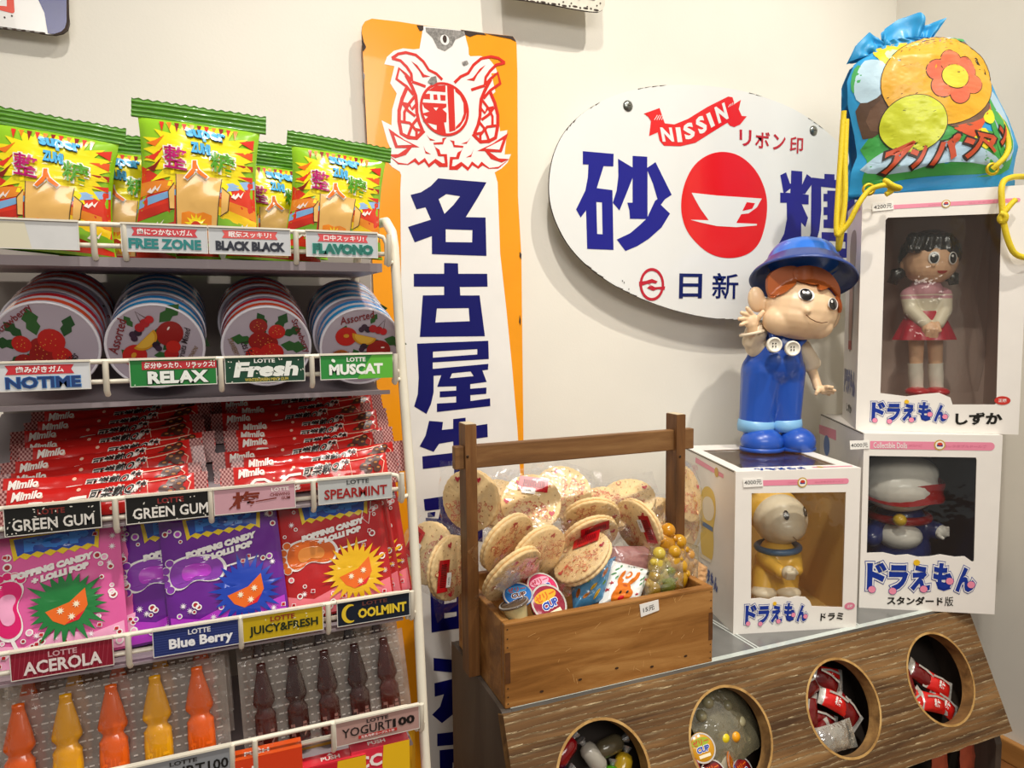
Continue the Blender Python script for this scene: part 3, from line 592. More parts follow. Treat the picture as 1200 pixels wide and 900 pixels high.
# ------------------------------------------------------------------ wooden carrying crate
cw = wood('crate_wood', '#74491d', '#9c6a34', '#bb8a4e', (5, 40, 40), .45, .25, .9)
cw_v = wood('crate_post_wood', '#4f321a', '#6e4824', '#8a6238', (40, 40, 5), .5, .25, .9)
cw_h = wood('crate_bar_wood', '#5a3c20', '#77522e', '#8f6a40', (5, 40, 40), .5, .25, .9)
end_m_ = mat('#5c3716', .6, var=.3, scale=80)
CX0, CX1, CY0, CY1 = .299, .615, -.221, -.030
CT = at(592, 729, CY0).z; CT2 = at(834, 689, CY0).z; CT = (CT+CT2)/2
crate = thing('wooden_crate', ((CX0+CX1)/2, (CY0+CY1)/2, TOPZ), 'honey brown wooden crate with tall handle bar, full of wrapped cookies and sweets', 'crate')
hgt = CT-TOPZ; tw = .011
for nm, c, s_ in (('front_board', ((CX0+CX1)/2, CY0+tw/2, TOPZ+hgt/2), (CX1-CX0, tw, hgt)), ('back_board', ((CX0+CX1)/2, CY1-tw/2, TOPZ+hgt/2), (CX1-CX0, tw, hgt)),
                  ('side_board', (CX0+tw/2, (CY0+CY1)/2, TOPZ+hgt/2), (tw, CY1-CY0-2*tw, hgt)), ('side_board', (CX1-tw/2, (CY0+CY1)/2, TOPZ+hgt/2), (tw, CY1-CY0-2*tw, hgt)),
                  ('bottom_board', ((CX0+CX1)/2, (CY0+CY1)/2, TOPZ+.005), (CX1-CX0-2*tw, CY1-CY0-2*tw, .010))):
    q = MB(); q.box(c, s_, cw)
    if nm == 'front_board':
        F = Plane((CX0, CY0, TOPZ), (1, 0, 0), (0, 0, 1))
        for x0 in (.0005, CX1-CX0-.0075):
            q.rect(F, x0, hgt*.30, x0+.007, hgt*.66, .0004, end_m_)
            for zz in (.06, .14, .24, .72, .82, .93): q.ell(F, x0+.0035, hgt*zz, .0012, .0009, .0004, mat('#2f1c0c', .7), n=8)
        rr = random.Random(3)
        for i in range(26):
            u, v, a, l = rr.uniform(.02, .29), rr.uniform(.01, hgt-.01), rr.uniform(-.6, 2.2), rr.uniform(.003, .012); q.line(F, [(u, v), (u+l*math.cos(a), v+l*math.sin(a))], .0005, .0003, mat('#d8a868', .6))
        for i in range(5):
            u, v = .05+i*.055, hgt*(.12+.04*(i % 3)); q.ell(F, u, v, .003, .0016, .0003, mat('#3a220e', .7), n=10)
        q.line(F, [(0, hgt-.004), (CX1-CX0, hgt-.004)], .0005, .0003, mat('#6a4218', .6))
    q.build(nm, crate, bevel=.0016)
PY0 = -.13
zt_l = at(556, 497, PY0).z; zt_r = at(795, 486, PY0).z
bz0, bz1 = at(600, 545.5, -.125).z, at(600, 519, -.125).z
for x0, zt in ((CX0-.017, zt_l), (CX1+.001, zt_r)):
    q = MB(); q.box((x0+.008, PY0+.014, (TOPZ+.001+zt)/2), (.016, .028, zt-TOPZ-.002), cw_v); q.box((x0+.008, PY0+.014, zt+.0001), (.0145, .0265, .0006), mat('#c8b89a', .7)); q.build('post', crate, bevel=.0014)
q = MB(); xl, xr = at(533, 540, -.122).x, at(813, 518, -.122).x
q.box(((xl+xr)/2, -.116, (bz0+bz1)/2), (xr-xl, .013, bz1-bz0), cw_h); q.build('handle_bar', crate, bevel=.0014)
for px in (548, 797):
    q = MB(); p = at(px, 535, PY0-.0006); M = Matrix.Translation(p) @ Matrix.Rotation(R(90), 4, 'X'); q.lathe([(0, .0004), (.0018, .0003), (.002, 0)], M, mat('#3b2a1a', .5, .6), 10); q.build('nail', crate)
q = MB(); F = Plane((CX0, CY0-.0004, TOPZ), (1, 0, 0), (0, 0, 1)); zz = (620, 540, 4.735)
tagp = F.pxs([(612, 798), (716, 770), (720, 828), (620, 866)], zz); q.prism(F, tagp, 0, .0008, mat('#f2f0ea', .35)); q.text(F, '15元', *F.pxs([(632, 842), (694, 822), (630, 814)], zz), .0011, mat('#3a3a3a', .5), .012); q.build('price_tag', crate)
# ------------------------------------------------------------------ white window boxes with toys
CARD = mat('#ebe6de', .42, var=.02, scale=30, spec=.35); CARD2 = mat('#d9d3c9', .5)
LBLUE = mat('#17348f', .3); PINK = mat('#e88ca4', .35); PINK2 = mat('#d87a94', .35); BLK = mat('#17150f', .35); GOLD = mat('#c8a040', .35); INKG = mat('#6a6a66', .5)
def zpx(z, x, y): return (z[0]+x/z[2], z[1]+y/z[2])
class ToyBox:
    def __init__(s, FL, FR, zb, zt, depth, label, liner):
        s.FL, s.FR = Vector(FL), Vector(FR); s.FL.z = s.FR.z = zb; d = (s.FR-s.FL); s.w = d.length; d.normalize(); s.d = d; s.bk = Vector((-d.y, d.x, 0)); s.h = zt-zb; s.dep = depth
        s.F = Plane(s.FL, d, (0, 0, 1)); c = (s.FL+s.FR)/2+s.bk*depth/2; s.root = thing('toy_box', c, label, 'toy box')
        s.mb = MB(); s.liner = liner; s.L = Plane(s.FL+s.bk*depth, -s.bk, (0, 0, 1))   # left side, u from back to front
        s.T = Plane(s.FL+Vector((0, 0, s.h)), d, s.bk)
    def shell(s, win, topwin=None):
        b = s.mb; t = .0014; w, h, dp = s.w, s.h, s.dep
        b.prism(s.F, [(0, 0), (w, 0), (w, h), (0, h)], -t, 0, CARD, holes=[win])
        b.prism(s.L, [(0, 0), (dp-t, 0), (dp-t, h), (0, h)], -t, 0, CARD)
        Rt = Plane(s.FR, s.bk, (0, 0, 1)); b.prism(Rt, [(t, 0), (dp, 0), (dp, h), (t, h)], -t, 0, CARD)
        Bk = Plane(s.FR+s.bk*dp, -s.d, (0, 0, 1)); b.prism(Bk, [(t, 0), (w-t, 0), (w-t, h), (t, h)], -t, 0, CARD)
        Tp = Plane(s.T.O, s.d, s.bk); b.prism(Tp, [(t, t), (w-t, t), (w-t, dp-t), (t, dp-t)], -t, 0, CARD, holes=[topwin] if topwin else [])
        Bt = Plane(s.FL+s.bk*dp, s.d, -s.bk); b.prism(Bt, [(t, t), (w-t, t), (w-t, dp-t), (t, dp-t)], -t, 0, CARD2)
        b.line(s.T, [(.0005, .003), (.0005, dp-.003)], .0012, .0003, mat('#5b5348', .8)); b.line(s.L, [(.002, h-.0012), (dp-.006, h-.0012)], .0016, .0003, mat('#6f675b', .8))
        # coloured lining inside
        q = MB(); F = s.F; m = s.liner; t2 = .004
        x0, x1, z0, z1, d0, d1 = t2, w-t2, t2, h-t2, -.004, -(dp-t2)
        q.add([F(x0, z0, d1), F(x1, z0, d1), F(x1, z1, d1), F(x0, z1, d1)], [(0, 1, 2, 3)], m)
        q.add([F(x0, z0, d0), F(x0, z0, d1), F(x0, z1, d1), F(x0, z1, d0)], [(0, 1, 2, 3)], m); q.add([F(x1, z0, d0), F(x1, z0, d1), F(x1, z1, d1), F(x1, z1, d0)], [(3, 2, 1, 0)], m)
        q.add([F(x0, z0, d0), F(x1, z0, d0), F(x1, z0, d1), F(x0, z0, d1)], [(0, 1, 2, 3)], m)
        if not topwin: q.add([F(x0, z1, d0), F(x1, z1, d0), F(x1, z1, d1), F(x0, z1, d1)], [(3, 2, 1, 0)], m)
        q.build('lining', s.root)
        q = MB(); q.prism(Plane(s.F(0, 0, -.0022), s.d, (0, 0, 1)), win, -.0003, 0, film('window_film', '#fdfdfb', .012, .006, .03, .5, 18)); q.build('window', s.root)
        if topwin: q = MB(); q.prism(Plane(s.T(0, 0, -.0022), s.d, s.bk), topwin, -.0003, 0, film('window_film', '#fdfdfb', .012, .006, .03, .5, 18)); q.build('window', s.root)
    def pill(s, z, x0, y0, x1, y1, hw, badge=None, txt=None):
        F = s.F; a, c = F.px(*zpx(z, x0, y0)), F.px(*zpx(z, x1, y1)); hh = hw/z[2]*.00135
        n = 10; L = math.dist(a, c); dx, dy = (c[0]-a[0])/L, (c[1]-a[1])/L; pts = [a]
        P = [(a[0]-dy*hh, a[1]+dx*hh), (a[0]+dy*hh, a[1]-dx*hh)]
        for i in range(n+1): t = -math.pi/2+math.pi*i/n; P.append((c[0]+dx*hh*math.cos(t)-dy*hh*math.sin(t), c[1]+dy*hh*math.cos(t)+dx*hh*math.sin(t)))
        s.mb.poly(F, P, .0004, PINK)
        for t0, t1, sz in ((.30, .44, .34), (.62, .97, .34)):
            q = lambda t, k: (a[0]+(c[0]-a[0])*t-dy*hh*k, a[1]+(c[1]-a[1])*t+dx*hh*k)
            s.mb.text(F, 'COLLECTIBLE FIGURE SERIES' if False else 'コレクタブルドールズ', q(t0, -sz), q(t1, -sz), q(t0, sz), .0007, PINK2, .03)
        if txt: s.mb.text(F, txt, *F.pxs(txt_q, z), .0007, WHT, .02)
        if badge:
            e = F.px(*zpx(z, *badge[:2])); r = badge[2]/z[2]*.00135
            s.mb.ell(F, *e, r, r, .0008, GOLD); s.mb.ell(F, *e, r*.78, r*.78, .0011, mat('#f2ecdc', .4)); s.mb.rect(F, e[0]-r*.5, e[1]-r*.25, e[0]+r*.5, e[1]+r*.15, .0014, LBLUE); s.mb.ell(F, e[0], e[1]+r*.2, r*.45, r*.3, .0016, mat('#c83a24', .4))
    def sticker(s, z, pts, txt, tq):
        q = MB(); F = s.F; q.prism(F, s.F.pxs(pts, z), .0012, .0016, mat('#f4f1ea', .4)); q.text(F, txt, *F.pxs(tq, z), .0019, mat('#5a5a58', .5), .008); q.build('price_sticker', s.root)
    def logo(s, F, BL, BR, TL, big=1.0):
        dx = (BR[0]-BL[0], BR[1]-BL[1]); dy = (TL[0]-BL[0], TL[1]-BL[1])
        P = lambda a, c: (BL[0]+a*dx[0]+c*dy[0], BL[1]+a*dx[1]+c*dy[1]); W = math.hypot(*dx)
        for i, (ch, yo, hh) in enumerate(zip('ドラえもん', (.0, -.02, .0, .06, -.02), (1, .95, .92, .95, .9))):
            q = (P(i*.2+.0, yo), P(i*.2+.2, yo), P(i*.2+.0, yo+hh))
            for ow, m, hh_ in ((.17, LBLUE, .0005), (.13, WHT, .0008), (.055, LBLUE, .0011)):
                vs, tr, _, b2 = glyphs(ch, .02+ow*.62); v0, t0, _, bb = glyphs(ch, .02); w_, h_ = bb[1]-bb[0], bb[3]-bb[2]
                v2 = [((b2[0]+a*(b2[1]-b2[0])-bb[0])/w_, (b2[2]+c*(b2[3]-b2[2])-bb[2])/h_) for a, c in vs]
                f = lambda a, c: (q[0][0]+(.1+a*.8)*(q[1][0]-q[0][0])+(.1+c*.8)*(q[2][0]-q[0][0]), q[0][1]+(.1+a*.8)*(q[1][1]-q[0][1])+(.1+c*.8)*(q[2][1]-q[0][1]))
                s.mb.flat(F, [tuple(f(*v2[k]) for k in t) for t in tr], hh_, m)
        for a, c, r in ((.06, .08, .034), (.25, .04, .034), (.53, .12, .034), (.76, .38, .034), (.95, .28, .034)):
            e = P(a, c); s.mb.ell(F, *e, r*W*1.12, r*W*1.12, .0013, LBLUE, n=16); s.mb.ell(F, *e, r*W, r*W, .0015, PINK, n=16)
        e = P(.46, .95); s.mb.ell(F, *e, .03*W, .03*W, .0015, mat('#e8b820', .35), n=14)
    def badge(s, z, x, y, rx, ry, m):
        e = s.F.px(*zpx(z, x, y)); k = .00135/z[2]; s.mb.ell(s.F, *e, rx*k, ry*k, .0005, m); s.mb.text(s.F, '正規', (e[0]-rx*k*.5, e[1]-ry*k*.4), (e[0]+rx*k*.5, e[1]-ry*k*.4), (e[0]-rx*k*.5, e[1]+ry*k*.4), .0008, WHT, .02)
    def done(s): s.mb.build('carton', s.root)
def bumpy(F, z, pts): return smooth_loop(F.pxs(pts, z), 0)
# front box on the tiles
zL = (800, 510, 3.75)
L_ = ToyBox(atz(859.2, 743.5, TOPZ), atz(1003.3, 735, TOPZ), TOPZ, H-.2225, .235, 'white window box with a small yellow toy inside, doll standing on top', mat('#cfa65a', .5))
win = L_.F.pxs([(303, 255), (718, 250), (703, 757), (568, 752), (558, 728), (540, 712), (500, 708), (470, 716), (440, 710), (405, 712), (380, 722), (340, 716), (300, 720)], zL)
tw_ = L_.T.pxs([(135, 48), (250, 108), (662, 108), (575, 50), (560, 42)], zL); tw_ = [(min(max(a, .012), L_.w-.012), min(max(c, .02), L_.dep-.05)) for a, c in tw_]
tw_ = [(.02, .028), (.178, .028), (.178, .19), (.02, .19)]
L_.shell(win, tw_)
L_.pill(zL, 350, 210, 718, 201, 12, (525, 207, 22)); L_.sticker(zL, [(263, 192), (350, 188), (352, 224), (266, 229)], '4000元', [(270, 218), (346, 214), (268, 197)])
L_.logo(L_.F, *L_.F.pxs([(268, 835), (550, 820), (272, 740)], zL)); L_.mb.text(L_.F, 'ドラミ', *L_.F.pxs([(603, 815), (703, 810), (606, 782)], zL), .0006, BLK, .035); L_.badge(zL, 733, 750, 24, 16, PINK2)
L_.mb.poly(L_.T, [(.04, .011), (.085, .011), (.085, .021), (.04, .021)], .0004, CARD)
L_.mb.text(L_.T, 'ドラえもん', (.115, .020), (.035, .020), (.115, .003), .0005, LBLUE, .06); L_.mb.poly(L_.T, [(.13, .010), (.195, .010), (.195, .016), (.13, .016)], .0004, PINK); L_.mb.ell(L_.T, .142, .013, .005, .005, .0007, GOLD)
SL = L_.L; YP, CRM = mat('#e3bf4a', .4), mat('#eadcc0', .4)
e = SL.px(*zpx(zL, 112, 400))
L_.mb.poly(SL, SL.pxs([(58, 97), (180, 172), (180, 190), (57, 120)], zL), .0004, PINK); e = SL.px(*zpx(zL, 150, 163)); L_.mb.ell(SL, *e, .008, .008, .0007, GOLD)
L_.mb.poly(SL, smooth_loop(SL.pxs([(80, 260), (95, 225), (120, 225), (142, 260), (148, 330), (140, 385), (134, 420), (138, 470), (134, 540), (120, 562), (85, 530), (78, 460), (84, 400), (74, 330)], zL)), .0004, YP)
L_.mb.poly(SL, smooth_loop(SL.pxs([(86, 300), (100, 265), (130, 275), (144, 330), (130, 380), (96, 370)], zL)), .0007, CRM); L_.mb.poly(SL, SL.pxs([(82, 372), (134, 405), (134, 425), (82, 392)], zL), .0009, mat('#4a6a96', .4)); L_.mb.poly(SL, SL.pxs([(78, 515), (128, 548), (128, 562), (80, 535)], zL), .0009, CRM)
L_.mb.text(SL, 'ドラえもん', *SL.pxs([(84, 620), (155, 698), (84, 556)], zL), .0007, LBLUE, .07); L_.done()
# lower box behind
zW = (940, 470, 3.46)
W_ = ToyBox(atz(1006.5, 712, TOPZ) + Vector((0, 0, 0)), atz(1165.4, 720, TOPZ), TOPZ, H-.1815, .26, 'white window box with a dark blue toy inside, under the tallest box', mat('#222a55', .45))
win = W_.F.pxs([(272, 222), (705, 229), (708, 240), (697, 650), (690, 652), (660, 630), (620, 632), (560, 622), (520, 630), (470, 632), (430, 622), (380, 626), (330, 614), (262, 616)], zW)
W_.shell(win); W_.pill(zW, 275, 178, 762, 184, 17, (557, 178, 22))
W_.mb.text(W_.F, 'Collectible Dolls', *W_.F.pxs([(288, 190), (425, 192), (288, 166)], zW), .0008, WHT, .012)
W_.sticker(zW, [(192, 160), (270, 158), (272, 192), (194, 196)], '4000元', [(197, 188), (266, 186), (196, 170)])
W_.logo(W_.F, *W_.F.pxs([(255, 772), (705, 780), (258, 645)], zW)); W_.mb.text(W_.F, 'スタンダード', *W_.F.pxs([(343, 825), (572, 829), (343, 790)], zW), .0006, BLK, .035); W_.mb.text(W_.F, '版', *W_.F.pxs([(577, 831), (612, 831), (578, 793)], zW), .0006, BLK, .008)
SL = W_.L; W_.mb.poly(SL, SL.pxs([(70, 95), (138, 118), (138, 160), (70, 130)], zW), .0004, PINK); W_.mb.ell(SL, *SL.px(*zpx(zW, 100, 180)), .02, .02, .0004, mat('#5a7ab8', .4)); W_.done()
# tall box stacked on it
zT = (980, 200, 2.904)
T_ = ToyBox(atz(1002.8, 503.4, H-.1812), atz(1193.4, 509.4, H-.1812), H-.1812, H+.2125, .165, 'tall white window box with a girl doll inside, stacked on another box', mat('#c4aca0', .5))
win = T_.F.pxs([(168, 168), (176, 160), (555, 146), (562, 152), (545, 790), (540, 796), (396, 796), (388, 772), (350, 756), (300, 760), (240, 768), (150, 757)], zT)
T_.shell(win); T_.pill(zT, 190, 124, 618, 100, 7, (373, 113, 14)); T_.sticker(zT, [(122, 110), (193, 104), (195, 132), (122, 140)], '4200元', [(128, 133), (190, 126), (127, 118)])
T_.logo(T_.F, *T_.F.pxs([(115, 855), (382, 858), (118, 782)], zT)); T_.mb.text(T_.F, 'しずか', *T_.F.pxs([(405, 866), (565, 864), (405, 824)], zT), .0006, BLK, .045); T_.badge(zT, 565, 782, 24, 15, mat('#c8342a', .35))
SL = T_.L; u0, h0 = T_.dep, T_.h
T_.mb.poly(SL, smooth_loop([(u0*.30, h0*.33), (u0*.62, h0*.33), (u0*.66, h0*.72), (u0*.74, h0*.80), (u0*.66, h0*.88), (u0*.34, h0*.88), (u0*.26, h0*.80), (u0*.32, h0*.72)]), .0004, mat('#9a8f82', .5)); T_.mb.poly(SL, smooth_loop([(u0*.34, h0*.36), (u0*.58, h0*.36), (u0*.6, h0*.7), (u0*.34, h0*.7)]), .0007, mat('#b08a7c', .5)); T_.mb.rect(SL, u0*.36, h0*.34, u0*.58, h0*.38, .0009, mat('#a84438', .5))
T_.mb.text(SL, 'ドラえもん', (u0*.12, h0*.13), (u0*.88, h0*.13), (u0*.12, h0*.25), .0007, LBLUE, .07); T_.mb.text(SL, 'しずか', (u0*.34, h0*.05), (u0*.7, h0*.05), (u0*.34, h0*.09), .0007, BLK, .04); T_.mb.line(SL, [(u0*.1, h0*.95), (u0*.9, h0*.95)], .004, .0004, PINK); T_.done()

# ------------------------------------------------------------------ figures
class FigPlane(Plane):
    def w(s, z, x, y, h=0):                      # a crop pixel on the plane pushed h toward the camera
        d = ray(*zpx(z, x, y)); return CAM + d*((s.O+s.n*h-CAM).dot(s.n)/d.dot(s.n))
    def k(s, z): return (s.O-CAM).dot(s.n)*-1/FOC/z[2]*1.0
def facing(base): return FigPlane(base, _r0, (0, 0, 1))
def face_decal(q, F, z, c, head_c, rad, r, m, lift=0):
    pass
def on_ball(hc, hr, rot=None):
    "a surface frame (u,v in metres on the silhouette plane) wrapped on an ellipsoid head"
    def fn(F):
        def f(u, v, h):
            x, y = min(.97, max(-.97, u/hr[0])), min(.97, max(-.97, v/hr[2])); d = max(.02, 1-x*x-y*y)**.5
            return hc+F.ex*u+F.ey*v+F.n*(hr[1]*d+h)
        return Surf(f, .004)
    return fn
# ---- doll with a blue hat
D = facing(atz(908, 525, H-.2222)); zD = (840, 280, 3.6); kD = D.k(zD)
P = lambda x, y, h=0: D.w(zD, x, y, h)
skin = mat('#e6c49c', .38, sss=.05, coat=.15); BLU, BLU2, CUFF = mat('#1f4fae', .33, coat=.25), mat('#2a6fd0', .28, coat=.35), mat('#7fb4dc', .35); CREAM = mat('#dccbb0', .6, bump=.3, bscale=180); HAIR = mat('#b05a24', .4, coat=.2); DKB = mat('#223f86', .35, coat=.25); EYE = mat('#120f0d', .15, coat=.6)
doll = thing('doll', D.O, 'smiling doll in a wide blue hat and blue overalls raising one hand', 'doll')
Rf = Matrix((D.ex, -D.n, D.ey)).transposed()      # local x right, y away, z up
def rotf(deg): return Rf @ Matrix.Rotation(R(deg), 3, 'Y')
hc = P(355, 300, .030); HR = (148*kD, 125*kD, 122*kD); hrot = rotf(9)
pr = [ballp(hc, HR, hrot), ballp(P(345, 330, .035), (140*kD, 112*kD, 92*kD), hrot), ballp(P(167, 256, .02), (36*kD, 20*kD, 55*kD), rotf(-8)), ballp(P(492, 340, .01), (24*kD, 20*kD, 46*kD), rotf(22)),
      ballp(P(382, 304, .030+HR[1]*.97), 14*kD), capsule(P(290, 400, .005), P(285, 440, .0), 40*kD, 44*kD),
      ballp(P(270, 345, .045), (74*kD, 60*kD, 62*kD), hrot), ballp(P(420, 365, .045), (66*kD, 58*kD, 56*kD), hrot)]
body = blob(pr, .0022, skin, 'head', doll, smooth=5)
q = MB(); HF = on_ball(hc, (HR[0]*1.02, HR[1]*1.01, HR[2]*1.02))(D); cu = lambda x, y: ((P(x, y, .03)-hc).dot(D.ex), (P(x, y, .03)-hc).dot(D.ey))
q = MB()
for ex, ey, rx, ry in ((330, 240, 25, 25), (442, 278, 23, 24)):
    a = cu(ex, ey); q.ell(HF, *a, rx*kD*1.18, ry*kD*1.0, .0016, mat('#f0ece4', .25, coat=.5), rot=-10); q.ell(HF, a[0]-2*kD, a[1], rx*kD*.9, ry*kD*.95, .0026, EYE, rot=-8); q.ell(HF, a[0]-10*kD, a[1]+10*kD, 5*kD, 6*kD, .0034, WHT); q.build('eye', doll); q = MB()
q = MB(); q.line(Surf(lambda u, v, h: HF(u, v, h), .004), [cu(x, y) for x, y in ((318, 322), (335, 338), (360, 350), (385, 355), (412, 352))], .0014, .0055, mat('#6a3a20', .5)); q.build('mouth', doll)
hp = [ballp(hc+D.ey*.007-D.n*.006, (HR[0]*1.035, HR[1]*1.0, HR[2]*1.03), hrot)]
hb = MB()
for pts, hh in (([(200, 210), (205, 150), (270, 115), (340, 118), (322, 180), (285, 208), (245, 238), (214, 246)], .006), ([(300, 125), (380, 112), (455, 135), (505, 200), (505, 260), (490, 305), (478, 300), (482, 250), (462, 215), (445, 205), (400, 222), (378, 220), (396, 195), (370, 200), (340, 190), (318, 185)], .007), ([(468, 240), (505, 235), (500, 300), (482, 318), (472, 300)], .005), ([(205, 205), (240, 200), (232, 245), (214, 255)], .005)):
    HS = Surf(lambda u, v, h: HF(u, v, h), .006); pp = smooth_loop([cu(*p) for p in pts], 2); hb.poly(HS, pp, hh, HAIR)
    n = len(pp); hb.add([HF(a, c, hh) for a, c in pp]+[HF(a, c, -.004) for a, c in pp], [(i, (i+1) % n, (i+1) % n+n, i+n) for i in range(n)], HAIR, True)
hb.build('hair', doll)
hat = MB(); M = (rotf(9) @ Matrix.Rotation(R(-21), 3, 'X')).to_4x4(); M.translation = P(362, 122, .008)
b1 = 210*kD; c1 = 142*kD; hat.lathe([(c1*.98, .010), (c1*1.1, .004), (b1*.82, -.006), (b1*.97, -.018), (b1, -.023), (b1*.985, -.025), (b1*.85, -.016), (c1*.97, .000)], M, DKB, 44)
hat.build('hat_brim', doll); hat = MB(); hat.lathe([(c1*1.06, .004), (c1*1.02, .010), (c1*.97, .020), (c1*.84, .033), (c1*.6, .042), (c1*.25, .0455), (0, .046)], M, BLU2, 44); hat.build('hat_crown', doll)
def arc(pts): return [P(*p) for p in pts]
ov = [ballp(P(240, 520, .0), (116*kD, 84*kD, 100*kD), Rf), capsule(P(270, 435, .0), P(245, 520, .0), 86*kD, 112*kD), capsule(P(196, 560, .0), P(166, 762, .004), 92*kD, 70*kD), capsule(P(282, 560, .0), P(288, 760, .002), 88*kD, 64*kD),
      capsule(P(232, 390, .040), P(235, 440, .045), 14*kD, 14*kD), capsule(P(368, 425, .030), P(340, 450, .040), 14*kD, 14*kD), ballp(P(135, 580, .01), (14*kD, 20*kD, 30*kD), Rf)]
blob(ov, .0026, BLU, 'overalls', doll, smooth=6)
q = MB()
for x, y in ((243, 447), (320, 462)):
    M = (Rf @ Matrix.Rotation(R(90), 3, 'X')).to_4x4(); M.translation = P(x, y, .0635); r = 31*kD
    q.lathe([(0, .001), (r*.72, .001), (r*.78, .0028), (r*.95, .0028), (r, .0005), (r, -.004), (0, -.004)], M, mat('#e6e0d0', .35), 24)
    for i in range(4): q.ball(P(x+(-6 if i % 2 else 6), y+(-6 if i < 2 else 6), .0652), (3*kD,)*3, EYE, nu=8, nv=6)
q.build('buttons', doll)
q = MB(); q.line(Surf(lambda u, v, h: D(u, v, h), .05), [], .001, 0, BLU) if False else None
for (x, y), nm in (((164, 772), 'cuff'), ((290, 768), 'cuff')):
    M = rotf(4 if x < 200 else -2).to_4x4(); M.translation = P(x, y+12, .003); r = (70 if x < 200 else 62)*kD; q = MB(); q.lathe([(r*.9, -.011), (r*1.03, -.012), (r*1.08, -.002), (r*1.05, .008), (r*.92, .010)], M, CUFF, 28); q.build('trouser_cuff', doll)
for x, dx, rx in ((190, 12, 88), (338, 6, 74)):
    q = MB(); base = P(x, 862, .02); zf = D.O.z
    for sgn in (1,):
        M3 = Rf.copy(); c = Vector((base.x, base.y, zf+.0145)); q.ball(c, (rx*kD, 78*kD, .026), BLU, M3); 
    q.v = [Vector((p.x, p.y, max(p.z, zf+.0015))) for p in q.v]; q2 = MB(); M = Rf.to_4x4(); M.translation = Vector((base.x, base.y, zf)); 
    q.lathe([(0, 0), (rx*kD*1.02, 0), (rx*kD*1.03, .005), (rx*kD*.98, .007)], M @ Matrix.Diagonal((1, .9, 1, 1)), BLU, 30); q.ball(P(x-25, 815, -.01), (52*kD, 50*kD, 46*kD), BLU, Rf); q.build('shoe', doll)
# arms: sleeves and hands
blob([capsule(P(170, 470, .0), P(150, 430, .012), 38*kD, 40*kD), capsule(P(150, 430, .012), P(165, 395, .02), 42*kD, 46*kD), ballp(P(170, 455, .01), (50*kD, 40*kD, 48*kD), Rf)], .002, CREAM, 'sleeve', doll, smooth=4)
blob([capsule(P(355, 460, .0), P(395, 520, .0), 40*kD, 38*kD), ballp(P(398, 530, .0), (42*kD, 36*kD, 30*kD), rotf(-25))], .002, CREAM, 'sleeve', doll, smooth=4)
q = MB(); M = rotf(-12).to_4x4(); M.translation = P(150, 397, .03); q.tube([M @ Vector((48*kD*math.cos(a*R(15)), 36*kD*math.sin(a*R(15)), 0)) for a in range(24)], 7*kD, CREAM, 8, closed=True); q.build('sleeve_cuff', doll)
hand = [capsule(P(152, 395, .03), P(148, 360, .034), 22*kD, 22*kD), ballp(P(146, 348, .036), (32*kD, 16*kD, 34*kD), rotf(-15))]
for a, c, r in (((128, 352), (102, 362), 10), ((126, 336), (96, 338), 10.5), ((132, 322), (106, 312), 10.5), ((146, 316), (128, 292), 10), ((170, 342), (194, 308), 11)):
    mid = P((a[0]+c[0])/2, (a[1]+c[1])/2, .040); hand += [capsule(P(*a, .037), mid, r*kD, r*.95*kD), capsule(mid, P(*c, .041), r*.95*kD, r*.8*kD)]
blob(hand, .0011, skin, 'hand', doll, smooth=2)
arm = [capsule(P(398, 545, .002), P(415, 590, .006), 22*kD, 19*kD), capsule(P(415, 590, .006), P(426, 625, .012), 19*kD, 18*kD), ballp(P(438, 635, .016), (26*kD, 14*kD, 16*kD), rotf(15))]
for a, c, r, h1 in (((450, 626), (488, 626), 8.5, .024), ((452, 636), (498, 640), 8.5, .018), ((450, 644), (490, 650), 8.5, .012), ((446, 648), (474, 657), 8, .006), ((428, 640), (418, 655), 9, .024)):
    mid = P((a[0]+c[0])/2, (a[1]+c[1])/2-2, h1); arm += [capsule(P(*a, .016), mid, r*kD, r*kD), capsule(mid, P(*c, h1), r*kD, r*.8*kD)]
blob(arm, .0011, skin, 'arm', doll, smooth=2)

# ---- girl doll in the tall box
c = T_.F(T_.w*.42, .012, -.075); G = FigPlane(c, T_.d*.85+_r0*.15, (0, 0, 1)); kG = G.k(zT)*1.0; P = lambda x, y, h=0: G.w(zT, x, y, h)
gb = T_.FL+T_.d*.09+T_.bk*.075; G.O = Vector((gb.x, gb.y, T_.FL.z+.006)); G = FigPlane(G.O, T_.d*.5+_r0*.5, (0, 0, 1)); P = lambda x, y, h=0: G.w(zT, x, y, h); kG = G.k(zT)
Rg = Matrix((G.ex, -G.n, G.ey)).transposed()
girl = thing('girl_doll', G.O, 'girl doll with dark hair and red skirt inside the tallest white box', 'doll')
SK = mat('#e2b48e', .4, sss=.05, coat=.2); HR2 = mat('#1a1512', .25, coat=.5); TOPM = mat('#d8cdb4', .45); RSK = mat('#a8162c', .35, coat=.3); SOCK = mat('#ddd6c6', .6); RSH = mat('#c01824', .3, coat=.4)
hc = P(318, 305, 0); HRg = (80*kG, 72*kG, 78*kG)
blob([ballp(hc, HRg, Rg), ballp(P(318, 330, .006), (68*kG, 62*kG, 52*kG), Rg), ballp(P(232, 322, -.004), (14*kG, 12*kG, 20*kG), Rg), ballp(P(330, 322, HRg[1]), 6*kG), capsule(P(305, 380, -.004), P(303, 410, -.004), 22*kG, 24*kG),
      capsule(P(272, 560, .004), P(272, 660, .002), 24*kG, 19*kG), capsule(P(335, 560, .004), P(338, 660, .002), 24*kG, 19*kG)], .0018, SK, 'body', girl, smooth=4)
